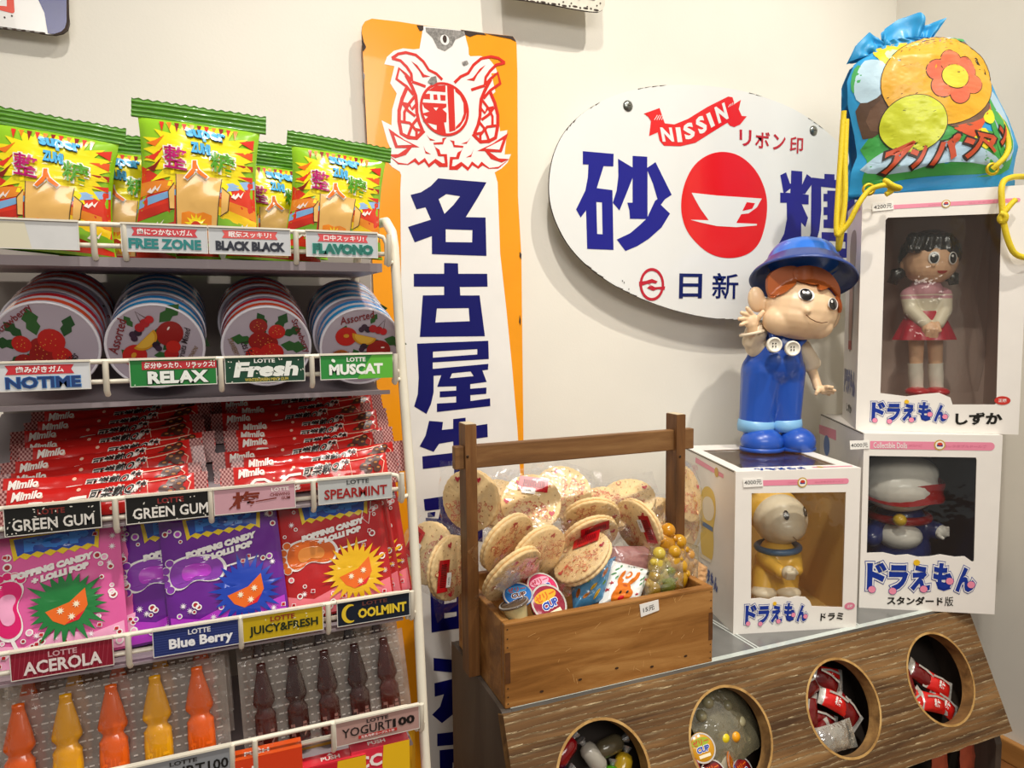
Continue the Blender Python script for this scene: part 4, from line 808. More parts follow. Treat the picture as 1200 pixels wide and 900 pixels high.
hcap = blob([ballp(P(318, 285, -.008), (88*kG, 82*kG, 76*kG), Rg), capsule(P(240, 300, -.01), P(248, 350, -.014), 26*kG, 14*kG), capsule(P(392, 300, -.01), P(388, 345, -.014), 22*kG, 14*kG)]+
     [capsule(P(x, 232, .022), P(x2, 268, .031), 20*kG, 12*kG) for x, x2 in ((262, 252), (290, 278), (320, 316), (350, 350), (376, 384))], .0018, HR2, 'hair', girl, smooth=3)
for s_ in (((232, 340), (205, 352), (190, 378), (208, 384)), ((378, 350), (392, 362), (398, 382), (384, 384))): q = MB(); q.tube([P(*p, -.006) for p in s_], [12*kG, 22*kG, 16*kG, 6*kG], HR2, 10); q.build('pigtail', girl)
pass
HF = on_ball(hc, (HRg[0]*1.02, HRg[1]*1.02, HRg[2]*1.02))(G); cu = lambda x, y: ((P(x, y)-hc).dot(G.ex), (P(x, y)-hc).dot(G.ey)); q = MB()
for x in (298, 364): q = MB(); a = cu(x, 304); q.ell(HF, *a, 15*kG, 19*kG, .0012, WHT); q.ell(HF, a[0], a[1], 11*kG, 16*kG, .0019, EYE); q.ell(HF, a[0]-3*kG, a[1]+6*kG, 4*kG, 4*kG, .0025, WHT); q.build('eye', girl)
q = MB(); q.ell(HF, *cu(327, 346), 15*kG, 9*kG, .004, mat('#b03424', .4), a0=180, a1=360); q.build('mouth', girl)
pk = mat('#c98f98', .5)
blob([capsule(P(302, 415, -.004), P(300, 480, -.004), 50*kG, 42*kG), ballp(P(255, 425, -.004), 28*kG), ballp(P(352, 425, -.004), 28*kG),
      capsule(P(246, 425, -.002), P(255, 475, .012), 24*kG, 22*kG), capsule(P(255, 475, .012), P(302, 520, .028), 22*kG, 19*kG), capsule(P(366, 425, -.002), P(368, 475, .012), 24*kG, 22*kG), capsule(P(368, 475, .012), P(345, 520, .028), 22*kG, 19*kG)], .0018, TOPM, 'sweater', girl, smooth=3,
     paint=lambda c: pk if (c-G.O).dot(G.ey) > (P(300, 436)-G.O).dot(G.ey) and not ((c-G.O).dot(G.ey) > (P(300, 426)-G.O).dot(G.ey) and (c-G.O).dot(G.ey) < (P(300, 422)-G.O).dot(G.ey)) else TOPM)
hd = [ballp(P(322, 540, .034), (26*kG, 16*kG, 24*kG), Rg)]
for i in range(4): hd += [capsule(P(310+i*11, 540, .040), P(306+i*11, 566+(i % 2)*3, .036), 6.5*kG, 5.5*kG)]
hd += [capsule(P(344, 520, .036), P(352, 545, .040), 7*kG, 6*kG)]
blob(hd, .0009, SK, 'hands', girl, smooth=2)
q = MB(); M = Rg.to_4x4(); M.translation = P(298, 575, .0); hh = (P(298, 478)-P(298, 575)).dot(G.ey)
def sk(u, v):
    a = 2*math.pi*u; r = (46+44*(1-v)**.8)*kG*(1+.05*math.cos(10*a)*(1-v)); return M @ Vector((r*math.cos(a), r*.82*math.sin(a), hh*v))
q.grid(sk, 60, 8, RSK); q.build('skirt', girl)
for x in (269, 337):
    q = MB(); q.tube([P(x+(i*.6), 655+i*15, .002) for i in range(7)], [22*kG, 21*kG, 22*kG, 22*kG, 21*kG, 20*kG, 21*kG], SOCK, 14); q.build('sock', girl)
    q = MB(); q.ball(P(x+6, 752, .016), (34*kG, 40*kG, 15*kG), RSH, Rg); q.ball(P(x+2, 752, .0), (24*kG, 22*kG, 16*kG), RSH, Rg); q.build('shoe', girl)
q = MB(); M = Rg.to_4x4(); M.translation = P(305, 480, .0)
q.grid(lambda u, v: M @ Vector((((138+14*math.sin(v*9))*kG*math.cos(math.pi*(1+u)), -.056*math.sin(math.pi*u)**.45*(.92+.08*math.sin(v*7))-.002, (290-590*(1-v))*kG+.03))), 30, 40, film('blister_shell', '#ffffff', .035, .0, .05, 1.4, 26)); q.build('blister_shell', T_.root)
# ---- yellow toy in the front box
gb = L_.FL+L_.d*.085+L_.bk*.095; Y = FigPlane((gb.x, gb.y, TOPZ+.006), L_.d*.6+_r0*.4, (0, 0, 1)); P = lambda x, y, h=0: Y.w(zL, x, y, h); kY = Y.k(zL); Ry = Matrix((Y.ex, -Y.n, Y.ey)).transposed()
toy = thing('toy_animal', Y.O, 'yellow toy with a round cream head and blue collar inside the front white box', 'toy')
YEL = mat('#e6b444', .35, coat=.3); CR2 = mat('#e4d6bc', .35, coat=.3)
hc = P(428, 368, .0); HY = (124*kY, 112*kY, 116*kY)
blob([ballp(hc, HY, Ry), ballp(P(445, 400, .012), (96*kY, 96*kY, 72*kY), Ry)], .0028, CR2, 'head', toy, smooth=5)
blob([ballp(P(395, 330, -.022), (128*kY, 96*kY, 110*kY), Ry), ballp(P(335, 268, -.02), (26*kY, 22*kY, 34*kY), Ry)], .0028, YEL, 'hood', toy, smooth=4)
HF = on_ball(hc, (HY[0]*1.01, HY[1]*1.01, HY[2]*1.01))(Y); cu = lambda x, y: ((P(x, y)-hc).dot(Y.ex), (P(x, y)-hc).dot(Y.ey)); q = MB()
for x, y in ((410, 325), (508, 318)): q = MB(); a = cu(x, y); q.ell(HF, *a, 12*kY, 20*kY, .0016, EYE); q.ell(HF, a[0]-3*kY, a[1]+8*kY, 4*kY, 5*kY, .0024, WHT); q.build('eye', toy)
q = MB(); q.ball(P(478, 374, HY[1]*.86), (16*kY, 10*kY, 12*kY), mat('#c88a84', .35), Ry); q.build('nose', toy)
q = MB(); q.line(HF, [cu(*p) for p in ((428, 410), (450, 428), (480, 434), (510, 424), (525, 408))], .0012, .008, mat('#8a6a50', .5)); q.build('mouth', toy)
blob([capsule(P(415, 530, 0), P(412, 620, 0), 88*kY, 98*kY), capsule(P(350, 540, .01), P(430, 600, .055), 34*kY, 30*kY), capsule(P(490, 530, .005), P(500, 590, .04), 36*kY, 30*kY), capsule(P(360, 610, .01), P(355, 670, .02), 60*kY, 50*kY), capsule(P(460, 620, .01), P(462, 670, .02), 52*kY, 46*kY)], .003, YEL, 'body', toy, smooth=5)
q = MB(); M = Ry.to_4x4(); M.translation = P(418, 490, 0); q.tube([M @ Vector((92*kY*math.cos(a*R(12)), 88*kY*math.sin(a*R(12)), 4*kY*math.cos(a*R(12)))) for a in range(30)], 15*kY, mat('#3f668e', .35, coat=.3), 10, closed=True); q.build('collar', toy)
hd = [ballp(P(468, 605, .066), (34*kY, 24*kY, 32*kY), Ry)]+[capsule(P(462+i*9, 606, .076), P(458+i*10, 630, .072), 8*kY, 7*kY) for i in range(4)]+[capsule(P(490, 590, .074), P(502, 606, .072), 9*kY, 8*kY)]
blob(hd, .0014, CR2, 'hand', toy, smooth=2)
for x in (356, 462): q = MB(); q.ball(P(x, 690, .03), (58*kY, 52*kY, 30*kY), CR2, Ry); q.build('foot', toy)
# ---- dark blue toy in the lower box
gb = W_.FL+W_.d*.078+W_.bk*.102; B = FigPlane((gb.x, gb.y, TOPZ+.006), W_.d*.5+_r0*.5, (0, 0, 1)); P = lambda x, y, h=0: B.w(zW, x, y, h); kB = B.k(zW); Rb = Matrix((B.ex, -B.n, B.ey)).transposed()
toy = thing('toy_animal', B.O, 'dark blue toy with a white muzzle and red scarf inside the lower rear box', 'toy')
NB = mat('#1d2c66', .3, coat=.4); WB = mat('#d6d2ca', .35, coat=.3); RB = mat('#a01a1e', .35, coat=.2)
blob([ballp(P(390, 290, 0), (138*kB, 118*kB, 112*kB), Rb), capsule(P(395, 480, 0), P(392, 590, 0), 92*kB, 112*kB), capsule(P(470, 500, .01), P(545, 525, .03), 40*kB, 34*kB), capsule(P(320, 500, .01), P(285, 555, .03), 40*kB, 34*kB), capsule(P(350, 620, .0), P(350, 690, .0), 50*kB, 50*kB), capsule(P(440, 620, .0), P(440, 690, .0), 50*kB, 50*kB)], .003, NB, 'body', toy, smooth=5)
blob([ballp(P(395, 350, .035), (138*kB, 108*kB, 92*kB), Rb), ballp(P(395, 290, .02), (138*kB, 112*kB, 78*kB), Rb)], .0028, WB, 'muzzle', toy, smooth=5)
q = MB(); M = Rb.to_4x4(); M.translation = P(392, 352, .018)
q.grid(lambda u, v: M @ Vector(((146*kB+.004+.002*math.sin(v*9))*math.cos(2*math.pi*u), (112*kB+.012)*math.sin(2*math.pi*u), (v-.5)*.034+.002*math.sin(u*25))), 48, 8, RB); q.build('wound_scarf', toy)
q = MB(); M = Rb.to_4x4(); M.translation = P(390, 462, 0); q.tube([M @ Vector((104*kB*math.cos(a*R(12)), 98*kB*math.sin(a*R(12)), 0)) for a in range(30)], 16*kB, RB, 10, closed=True); q.build('scarf', toy)
q = MB(); q.ball(P(396, 482, .062), 24*kB, mat('#c8a428', .25, coat=.5)); q.build('button', toy)
q = MB(); q.ball(P(390, 540, .022), (84*kB, 84*kB, 58*kB), WB, Rb); q.build('tummy_patch', toy)
hd = [ballp(P(560, 530, .036), (30*kB, 26*kB, 28*kB), Rb)]+[capsule(P(572, 514+i*10, .040), P(592, 514+i*10, .046), 7*kB, 6*kB) for i in range(4)]+[capsule(P(555, 545, .05), P(570, 556, .056), 8*kB, 7*kB)]
blob(hd, .0013, WB, 'hand', toy, smooth=2)
for x in (345, 440): q = MB(); q.ball(P(x, 705, .02), (58*kB, 60*kB, 26*kB), WB, Rb); q.build('foot', toy)

# ------------------------------------------------------------------ drawstring bag on the tall box
zB = (980, 10, 3.914); bc = (T_.FL+T_.FR)/2+T_.bk*.055; BG = FigPlane((bc.x, bc.y, H+.2128), T_.d*.45+_r0*.55, (0, 0, 1)); kBg = BG.k(zB); Q = lambda x, y: BG.px(*zpx(zB, x, y))
bag = thing('drawstring_bag', BG.O, 'blue and yellow drawstring bag with yellow cords sitting on the tallest white box', 'bag')
vb = [Q(*p) for p in ((45, 890), (52, 760), (78, 690), (66, 600), (38, 460), (36, 350), (72, 265), (150, 215), (205, 190))]
vr = [Q(*p) for p in ((805, 805), (785, 760), (805, 650), (778, 560), (735, 470), (690, 370), (640, 290), (568, 152), (430, 148))]
def interp(P_, z):
    P_ = sorted(P_, key=lambda p: p[1])
    if z <= P_[0][1]: return P_[0][0]
    for a, c in zip(P_, P_[1:]):
        if z <= c[1]: t = (z-a[1])/(c[1]-a[1]+1e-9); return a[0]+(c[0]-a[0])*t
    return P_[-1][0]
ZB0, ZB1 = min(vb[0][1], vr[0][1]), max(vb[-1][1], vr[-1][1])
def bag_s(x, z, h, sgn=1):
    l, r_ = interp(vb, z), interp(vr, z); u = min(1, max(0, (x-l)/(r_-l+1e-6))); v = (z-ZB0)/(ZB1-ZB0)
    th = .062*(max(0, math.sin(math.pi*min(1, max(0, .04+.92*u))))**.6)*(.55+.45*math.sin(math.pi*min(1, .25+.7*v)))*min(1, .45+3*max(0, v))*(1 if v < .85 else max(.3, 1-(v-.85)*3))
    p = Vector((x*16, z*16, sgn*4)); wr = .0035*noise.noise(p)+.0022*noise.noise(p*2.6)+.0012*abs(noise.noise(p*6))
    wr += .002*math.sin(u*46)*max(0, v-.7)*3
    if v < .10: wr += .004*math.sin(u*21+2)*(1-v*10)
    return BG(x, max(z, .0005), sgn*th+wr+h*sgn)
SKY = mat('#2a98d0', .45, coat=.1, var=.06, scale=25, bump=.5, bscale=45); q = MB()
for sgn in (1, -1):
    def fn(u, v, sgn=sgn):
        z = ZB0+(ZB1-ZB0)*v; l, r_ = interp(vb, z), interp(vr, z); return bag_s(l+(r_-l)*u, z, 0, sgn)
    q.grid(fn, 56, 44, SKY, flip=sgn < 0)
BF = Surf(lambda x, z, h: bag_s(x, z, h), .010)
def bp(pts, m, h=.0006, sm=1): q.poly(BF, smooth_loop([Q(*p) for p in pts], sm), h, mat(m, .45, coat=.1, bump=.5, bscale=45) if isinstance(m, str) else m)
bp([(75, 640), (240, 560), (420, 575), (600, 600), (760, 600), (770, 740), (690, 790), (480, 800), (300, 825), (110, 850), (90, 790), (120, 740)], '#3f9f4a', .0006)
bp([(180, 680), (420, 640), (640, 690), (740, 760), (600, 745), (400, 740), (240, 790), (70, 770), (120, 720)], '#a9c6d8', .0009)
bp([(100, 840), (300, 800), (560, 790), (700, 770), (560, 800), (330, 850), (150, 862)], '#2f93cf', .0012)
bp([(640, 385), (700, 420), (735, 500), (770, 590), (770, 700), (700, 740), (690, 640), (650, 520)], '#a9c6d8', .0009); bp([(640, 420), (680, 500), (750, 560), (770, 650), (745, 700), (700, 620), (650, 520)], '#3f9f4a', .0012); bp([(640, 520), (690, 620), (735, 700), (720, 740), (680, 680), (630, 560)], '#3f9f4a', .0012)
bp([(60, 470), (150, 420), (230, 460), (220, 560), (100, 640), (78, 560)], '#5a4436', .0009); bp([(95, 520), (190, 425), (235, 470), (225, 560), (130, 610)], '#6e5240', .0011)
bp([(85, 290), (120, 250), (190, 290), (195, 370), (160, 440), (90, 470), (60, 430), (60, 360)], '#b8d4e2', .0011); bp([(60, 300), (90, 270), (95, 330), (60, 420), (45, 380)], '#4aa65a', .0010)
bp([(150, 200), (240, 180), (300, 180), (360, 180), (380, 200), (280, 260), (190, 300), (160, 280)], '#e8c628', .0010); bp([(190, 225), (240, 215), (255, 250), (235, 285), (195, 275)], '#bfe0b0', .0013); bp([(200, 275), (248, 285), (235, 320), (205, 315)], '#b8d4e2', .0014)
bp([(320, 180), (370, 165), (440, 165), (520, 168), (560, 200), (520, 225), (430, 205), (340, 200)], '#7a4a9a', .0010); bp([(380, 175), (430, 175), (430, 198), (385, 200)], '#c8b8d8', .0013); bp([(300, 195), (370, 180), (375, 200), (310, 215)], '#a8d8a0', .0013)
bp([(430, 148), (560, 152), (570, 170), (520, 165), (440, 166)], '#4aa65a', .0012); bp([(480, 150), (520, 150), (470, 172), (440, 166)], '#c8dce4', .0014)
bp([(540, 175), (575, 165), (640, 280), (615, 330), (560, 250)], '#7c6a56', .0011); bp([(590, 300), (640, 270), (680, 370), (630, 390)], '#d8643c', .0010)
bp([(400, 550), (500, 560), (600, 500), (640, 430), (640, 520), (580, 570), (480, 600), (420, 580)], '#6e5240', .0013); bp([(440, 590), (580, 560), (640, 500), (645, 460), (650, 510), (590, 580), (560, 640), (500, 620)], '#d0552e', .0014)
bp([(540, 620), (600, 580), (630, 620), (620, 690), (560, 660)], '#e8d628', .0013); bp([(600, 530), (650, 490), (665, 540), (640, 570), (605, 560)], '#d8dc28', .0016)
OUT = mat('#2a2018', .5)
def disc(x, y, rx, ry, c, h, o=True, rot=0):
    e = Q(x, y); k = kBg*1.02
    if o: q.ell(BF, *e, (rx+3)*k, (ry+3)*k, h-.0003, OUT, rot, 44)
    q.ell(BF, *e, rx*k, ry*k, h, mat(c, .42, coat=.15, bump=.5, bscale=45), rot, 44)
disc(415, 372, 214, 182, '#dfa626', .0018, rot=4)
disc(288, 572, 114, 108, '#c9d02a', .0026)
for k in range(6):
    a = R(60*k+20); disc(478+84*math.cos(a), 360+76*math.sin(a), 44, 40, '#d8684a' if k % 2 else '#d8704a', .0022, rot=60*k)
disc(478, 360, 52, 48, '#e8c83a', .0026)
for ch, qd in zip('アンパンマン', (((160, 795), (280, 745), (180, 690)), ((278, 775), (350, 735), (270, 690)), ((352, 765), (470, 725), (370, 655)), ((505, 735), (600, 690), (495, 645)), ((590, 690), (690, 700), (560, 610)), ((690, 660), (738, 640), (675, 575)))):
    q.text(BF, ch, *[Q(*p) for p in qd], .0030, mat('#c04a26', .45), .06, out=OUT, outw=.08, oh=.0024)
q.build('pouch', bag)
# gathered top
r_ = MB(); top = [Q(*p) for p in ((52, 250), (85, 175), (148, 112), (192, 135), (205, 165), (210, 105), (285, 48), (372, 26), (398, 55), (405, 80), (445, 66), (492, 56), (458, 110), (430, 150))]; bot = [Q(*p) for p in ((150, 225), (165, 225), (185, 220), (200, 212), (215, 205), (250, 200), (300, 195), (330, 190), (360, 180), (380, 172), (395, 168), (410, 164), (420, 160), (430, 158))]
for sg, off in ((1, .010), (-1, -.012)):
    def fr(u, v, sg=sg, off=off):
        f = u*(len(top)-1); i = min(len(top)-2, int(f)); t = f-i; a = (top[i][0]*(1-t)+top[i+1][0]*t, top[i][1]*(1-t)+top[i+1][1]*t); c = (bot[i][0]*(1-t)+bot[i+1][0]*t, bot[i][1]*(1-t)+bot[i+1][1]*t)
        x, z = c[0]+(a[0]-c[0])*v, c[1]+(a[1]-c[1])*v
        return BG(x, z, off*(1-v*.4)+.010*math.sin(u*24)*v*(1-.3*v)+.005*math.sin(u*55+sg)*(1-v)+.004*noise.noise((u*9, v*4, sg)))
    r_.grid(fr, 90, 12, SKY, flip=sg < 0)
r_.build('gathered_top', bag)
for pts, h in (([(640, 700), (812, 640), (795, 680), (800, 800), (760, 770)], -.01), ([(40, 895), (60, 740), (110, 850)], .0)):
    tri = MB(); tri.prism(BG, [Q(*p) for p in pts], h-.004, h, SKY); tri.build('corner_flap', bag)
YC = mat('#e2c81e', .6, bump=.5, bscale=500); crd = []
def cord(pts, h, r=.0042):
    P_ = [BG.w((0, 0, 1), x, y, hh if isinstance(hh, (int, float)) else h) for (x, y), hh in zip(pts, h if isinstance(h, list) else [h]*len(pts))]
    for _ in range(2):
        N = [P_[0]]
        for a, c_ in zip(P_, P_[1:]): N += [a.lerp(c_, .25), a.lerp(c_, .75)]
        P_ = N+[P_[-1]]
    m = MB(); m.tube(P_, r, YC, 8); m.build('cord', bag)
cord([(989, 130), (986, 175), (985, 240), (983, 275), (982, 296), (985, 284), (990, 240)], [.06, .055, .05, .05, .05, .055, .06])
cord([(992, 140), (990, 190), (991, 230), (987, 262), (983, 278), (979, 272), (984, 200), (988, 140)], [.07, .075, .08, .08, .08, .08, .075, .07])
cord([(983, 275), (995, 262), (1005, 240), (1018, 222), (1030, 218), (1040, 216), (1048, 222), (1038, 228)], [.08, .085, .09, .085, .09, .085, .08, .08])
cord([(1040, 216), (1036, 210), (1046, 218), (1058, 221), (1040, 222)], [.08, .088, .09, .085, .08])
cord([(1163, 128), (1175, 145), (1183, 168), (1180, 182), (1170, 192), (1163, 198)], [.03, .03, .035, .05, .055, .05])
cord([(1200, 207), (1186, 207), (1173, 213), (1174, 240), (1176, 262), (1182, 285), (1190, 300), (1210, 303)], [.02, .06, .088, .09, .09, .09, .088, .086], .0046)
cord([(1172, 250), (1180, 252), (1176, 262), (1170, 256), (1178, 248), (1184, 240), (1190, 234)], [.092, .096, .092, .09, .094, .092, .09])
for x, y, h in ((1018, 222, .066), (1163, 198, .050)):
    m = MB(); M = Matrix((BG.ex, BG.ey, BG.n)).transposed().to_4x4(); M.translation = BG.w((0, 0, 1), x, y, h); m.lathe([(.006, 0), (.0065, .002), (.009, .002), (.0105, 0)], M, mat('#c8a818', .35, .5), 20); m.build('eyelet', bag)
# ------------------------------------------------------------------ cream wire display rack
WIRE = mat('#e6dfcc', .4, var=.06, scale=40); TRAY = mat('#8f8386', .5); 
TY = [-.33, -.335, -.352, -.366, -.38, -.393]
RAIL = [at(400, y, Y).z for y, Y in zip((274, 416.5, 560, 704, 843), TY)]; RAIL.append(RAIL[4]-.108)
XL = -.215; XR = [at(p, y, Y).x for p, y, Y in zip((452, 461, 468, 477, 488, 494), (277, 414, 552, 694, 826, 950), TY)]
rack = thing('display_rack', (-.03, -.27, 0), 'cream wire display rack with tiers of candy and small flavour labels', 'rack')
b = MB()
leg = [at(p, y, Y+.010) for p, y, Y in ((462, 290, TY[0]), (466, 350, -.3325), (471, 430, TY[1]), (482, 575, TY[2]), (490, 720, TY[3]), (497, 862, TY[4]))]
d = (leg[-1]-leg[2])/(leg[2].z-leg[-1].z); leg.append(leg[-1]+d*(leg[-1].z-.006))
t0 = leg[0]; arch = [Vector((t0.x-.012, t0.y+.135, t0.z+.008)), Vector((t0.x-.008, t0.y+.10, t0.z+.022)), Vector((t0.x-.004, t0.y+.06, t0.z+.031)), Vector((t0.x-.002, t0.y+.025, t0.z+.028)), Vector((t0.x-.0005, t0.y+.006, t0.z+.015))]
backleg = [Vector((t0.x-.014, t0.y+.150, .006)), Vector((t0.x-.014, t0.y+.15, t0.z-.02))]
b.tube(backleg+arch+leg, .0048, WIRE, 10); b.build('side_frame', rack)
b = MB(); sh = Vector((XL-t0.x-.006, 0, 0)); b.tube([p+sh for p in backleg+arch+leg], .0048, WIRE, 10); b.build('side_frame', rack)
b = MB(); bx = at(436, 400, -.165).x; b.box(((XL+bx)/2, -.165, (RAIL[0]+.05)/2), (bx-XL, .003, RAIL[0]-.06), mat('#a39a92', .6, var=.08, scale=20)); b.build('back_panel', rack)
PROF = [(.0265, .2, 0), (.0385, .062, .35), (.0225, .0, .44), (.0265, .2, 0), (.039, .2, 0), (.033, .2, 0)]
def tier_z(t, y): d_, f_, s_ = PROF[t]; return RAIL[t]-d_+s_*max(0, y-TY[t]-f_)
HOOK = [(112, 148, 347, 455), (121, 256, 363, 461), (127, 240, 362, 467), (137, 272, 377, 477), (258, 286, 381, 487), (200, 300, 400)]
for t in range(6):
    Y, z, xr = TY[t], RAIL[t], XR[t]; q = MB(); yw = Y-.002
    q.tube([Vector((XL, yw, z)), Vector((xr-.010, yw, z)), Vector((xr-.003, yw, z-.002)), Vector((xr, yw, z-.008)), Vector((xr, yw, z-.022)), Vector((xr, yw+.004, z-.027))], .0021, WIRE, 8)
    q.tube([Vector((XL, yw+.003, z-.017)), Vector((xr+.006, yw+.008, z-.017))], .0021, WIRE, 8)
    for px in HOOK[t]:
        x = at(px, 300+140*t*.5, Y).x; q.tube([Vector((x, yw-.002, z+.0005)), Vector((x, yw-.002, z-.024)), Vector((x, yw+.003, z-.028))], .0024, WIRE, 8)
    q.tube([Vector((xr+.002, yw+.004, z-.025)), Vector((xr+.010, yw+.012, z-.025))], .0021, WIRE, 6)
    q.build('front_rail', rack)
    q = MB(); yb = -.172; pr = [(Y+.001, RAIL[t]-(.0345 if t < 2 else max(.0225, PROF[t][0]+.002))), (Y+.001, tier_z(t, Y))]+([(Y+PROF[t][1], tier_z(t, Y))] if 0 < PROF[t][1] < .15 else [])+[(yb, tier_z(t, yb))]
    pr += [(y_, z_-.003) for y_, z_ in pr[:1:-1]]
    q.prism(Plane((XL, 0, 0), (0, -1, 0), (0, 0, 1)), [(-y_, z_) for y_, z_ in pr], -(xr-.004-XL), 0, TRAY)
    q.build('tray', rack)
SIL = '#c4c6c8'
def label_card(t, l, r, bg, desc, draw, top=0.0):
    Y, z = TY[t]-.0052, RAIL[t]; x0, x1 = at(l, 300+140*t*.5, Y).x, at(r, 300+140*t*.5, Y).x; w_, h_ = x1-x0, .0232
    F = Plane((x0, Y, z-h_+.001), (1, 0, 0), (0, 0, 1)); q = MB(); q.prism(F, [(0, 0), (w_, 0), (w_, h_), (0, h_)], -.0012, 0, mat(bg, .3, coat=.3, var=.04, scale=60))
    q.box((x0+w_/2, Y+.0006, z+.0012), (w_, .004, .0016), WIRE); fr = mat('#dad6cc', .4)
    q.rect(F, 0, 0, w_, .0007, .0003, fr); q.rect(F, 0, 0, .0006, h_, .0003, fr); q.rect(F, w_-.0006, 0, w_, h_, .0003, fr)
    G_ = lambda a, c: (a*w_, c*h_)
    def T(s, a0, a1, c0, c1, m, bold=.03, out=None, sh=0, lv=.0005): q.text(F, s, G_(a0, c0), G_(a1, c0), G_(a0+sh, c1), lv+(.0003 if out else 0), mat(m, .4), bold, out=mat(out, .4) if out else None, outw=.035, oh=lv)
    def Bx(a0, a1, c0, c1, m, lv=.0003): q.rect(F, *G_(a0, c0), *G_(a1, c1), lv, mat(m, .4))
    def Rb(a0, a1, c0, c1, m): q.poly(F, [G_(a0, c0), G_(a1, c0), G_(a1-.03, (c0+c1)/2), G_(a1, c1), G_(a0, c1), G_(a0+.03, (c0+c1)/2)], .0003, mat(m, .4))
    draw(T, Bx, Rb, q, F, G_); o = q.build('label_card', rack); o['label'] = desc
def rs(k): return random.Random(k)
def flecks(q, F, G_, k, n=16, m='#d8d4c8'):
    r = rs(k)
    for i in range(n): a, c = r.random(), r.random(); q.ell(F, *G_(a*.96+.02, c*.9+.05), .0006+.0008*r.random()*r.random(), .0005, .0009, mat(m, .5), n=6, rot=r.random()*180)
def lotte(T, m, a0=.36, a1=.64, c0=.66, c1=.86): T('LOTTE', a0, a1, c0, c1, m, .03)
D0 = lambda T, Bx, Rb, q, F, G_: (q.poly(F, [G_(.36, .03), G_(.66, .03), G_(.62, .92), G_(.30, .92)], .0003, mat('#d4cdb4', .5)))
label_card(0, -78, 94, '#d2d2d0', 'blank white shelf label with a beige stain', D0)
label_card(0, 143, 244.3, SIL, 'silver shelf label reading FREE ZONE in teal', lambda T, Bx, Rb, q, F, G_: (Rb(.12, .88, .58, .88, '#c8323c'), T('歯につかないガム', .18, .82, .62, .84, '#f4f0ec', .02), T('FREE ZONE', .08, .92, .12, .50, '#127a78', .05)))
label_card(0, 245.3, 341, SIL, 'silver shelf label reading BLACK BLACK in black', lambda T, Bx, Rb, q, F, G_: (Rb(.16, .84, .60, .90, '#d8504c'), T('眠気スッキリ!', .24, .76, .64, .86, '#f4f0ec', .02), T('BLACK BLACK', .08, .93, .14, .50, '#15182a', .06)))
label_card(0, 359, 443, SIL, 'silver shelf label reading FLAVONO in dark green', lambda T, Bx, Rb, q, F, G_: (Rb(.16, .86, .60, .90, '#d8484c'), T('口中スッキリ!', .24, .80, .64, .86, '#f4f0ec', .02), T('FLAVONO', .09, .93, .12, .52, '#0e6a5c', .07, '#7ac8bc')))
label_card(1, -22, 102, '#d4d6d8', 'white shelf label reading NOTIME in navy under a red ribbon', lambda T, Bx, Rb, q, F, G_: (Rb(.18, .84, .58, .90, '#c82c34'), T('歯みがきガム', .28, .74, .63, .86, '#f4f0ec', .025), T('NOTIME', .18, .90, .10, .50, '#1c3a72', .04, '#4a8ac8')))
label_card(1, 148, 251, '#1f7a34', 'green shelf label reading RELAX in white', lambda T, Bx, Rb, q, F, G_: (Bx(.14, 1, .62, .92, '#b82830', .0003), T('気分ゆったり、リラックス!', .17, .98, .66, .88, '#f4f0ec', .025), T('RELAX', .20, .90, .10, .56, '#e8ece4', .05, '#0c3018'), flecks(q, F, G_, 2, 10, '#bcd8b8')))
label_card(1, 260.5, 355, '#16442e', 'dark green shelf label reading Fresh in white', lambda T, Bx, Rb, q, F, G_: (T('LOTTE', .36, .62, .76, .92, '#e8e8e0', .03), T('Fresh', .10, .90, .22, .80, '#e4e6de', .05, sh=.04), T('WINTERGREEN MINT GUM', .24, .78, .06, .18, '#c8b048', .02), flecks(q, F, G_, 3)))
label_card(1, 373, 458.5, '#2c8a3a', 'bright green shelf label reading MUSCAT in white', lambda T, Bx, Rb, q, F, G_: (q.poly(F, [G_(.5, 0), G_(1, 0), G_(1, 1), G_(.72, 1)], .0003, mat('#5cb038', .35)), T('LOTTE', .36, .62, .70, .88, '#e8e8e0', .03), T('MUSCAT', .12, .86, .18, .62, '#eef0e8', .05), q.ell(F, *G_(.18, .76), .002, .0014, .0006, mat('#e8f0e0', .4), rot=-40)))
label_card(2, -8, 109, '#121210', 'left black shelf label reading GREEN GUM', lambda T, Bx, Rb, q, F, G_: (lotte(T, '#7a2a24', .34, .62), T('GREEN GUM', .08, .92, .16, .56, '#dcd8d0', .02), flecks(q, F, G_, 4, 26)))
label_card(2, 138, 242.5, '#121210', 'right black shelf label reading GREEN GUM', lambda T, Bx, Rb, q, F, G_: (lotte(T, '#8a2a28', .36, .66), T('GREEN GUM', .08, .94, .16, .56, '#e4e0d8', .02), flecks(q, F, G_, 5, 18)))
label_card(2, 243.5, 341, '#c99aa4', 'pink shelf label with one brown plum character', lambda T, Bx, Rb, q, F, G_: (T('梅', .22, .56, .18, .82, '#7a2e1c', .03), T('LOTTE', .70, .92, .72, .86, '#e8dcd8', .03), T('CHEWING', .68, .93, .54, .65, '#7a3028', .02), T('GUM', .82, .93, .38, .49, '#7a3028', .02), q.line(F, [G_(.18, .2), G_(.34, .6)], .0012, .0005, mat('#7a2e1c')), q.line(F, [G_(.5, .40), G_(.76, .46)], .0010, .0005, mat('#7a2e1c'))))
label_card(2, 368, 456, '#b9bcba', 'silver shelf label reading SPEARMINT in red', lambda T, Bx, Rb, q, F, G_: (T('LOTTE', .38, .68, .72, .90, '#3a3c3c', .02), T('SPEARMINT', .08, .93, .18, .58, '#9a1e1c', .025)))
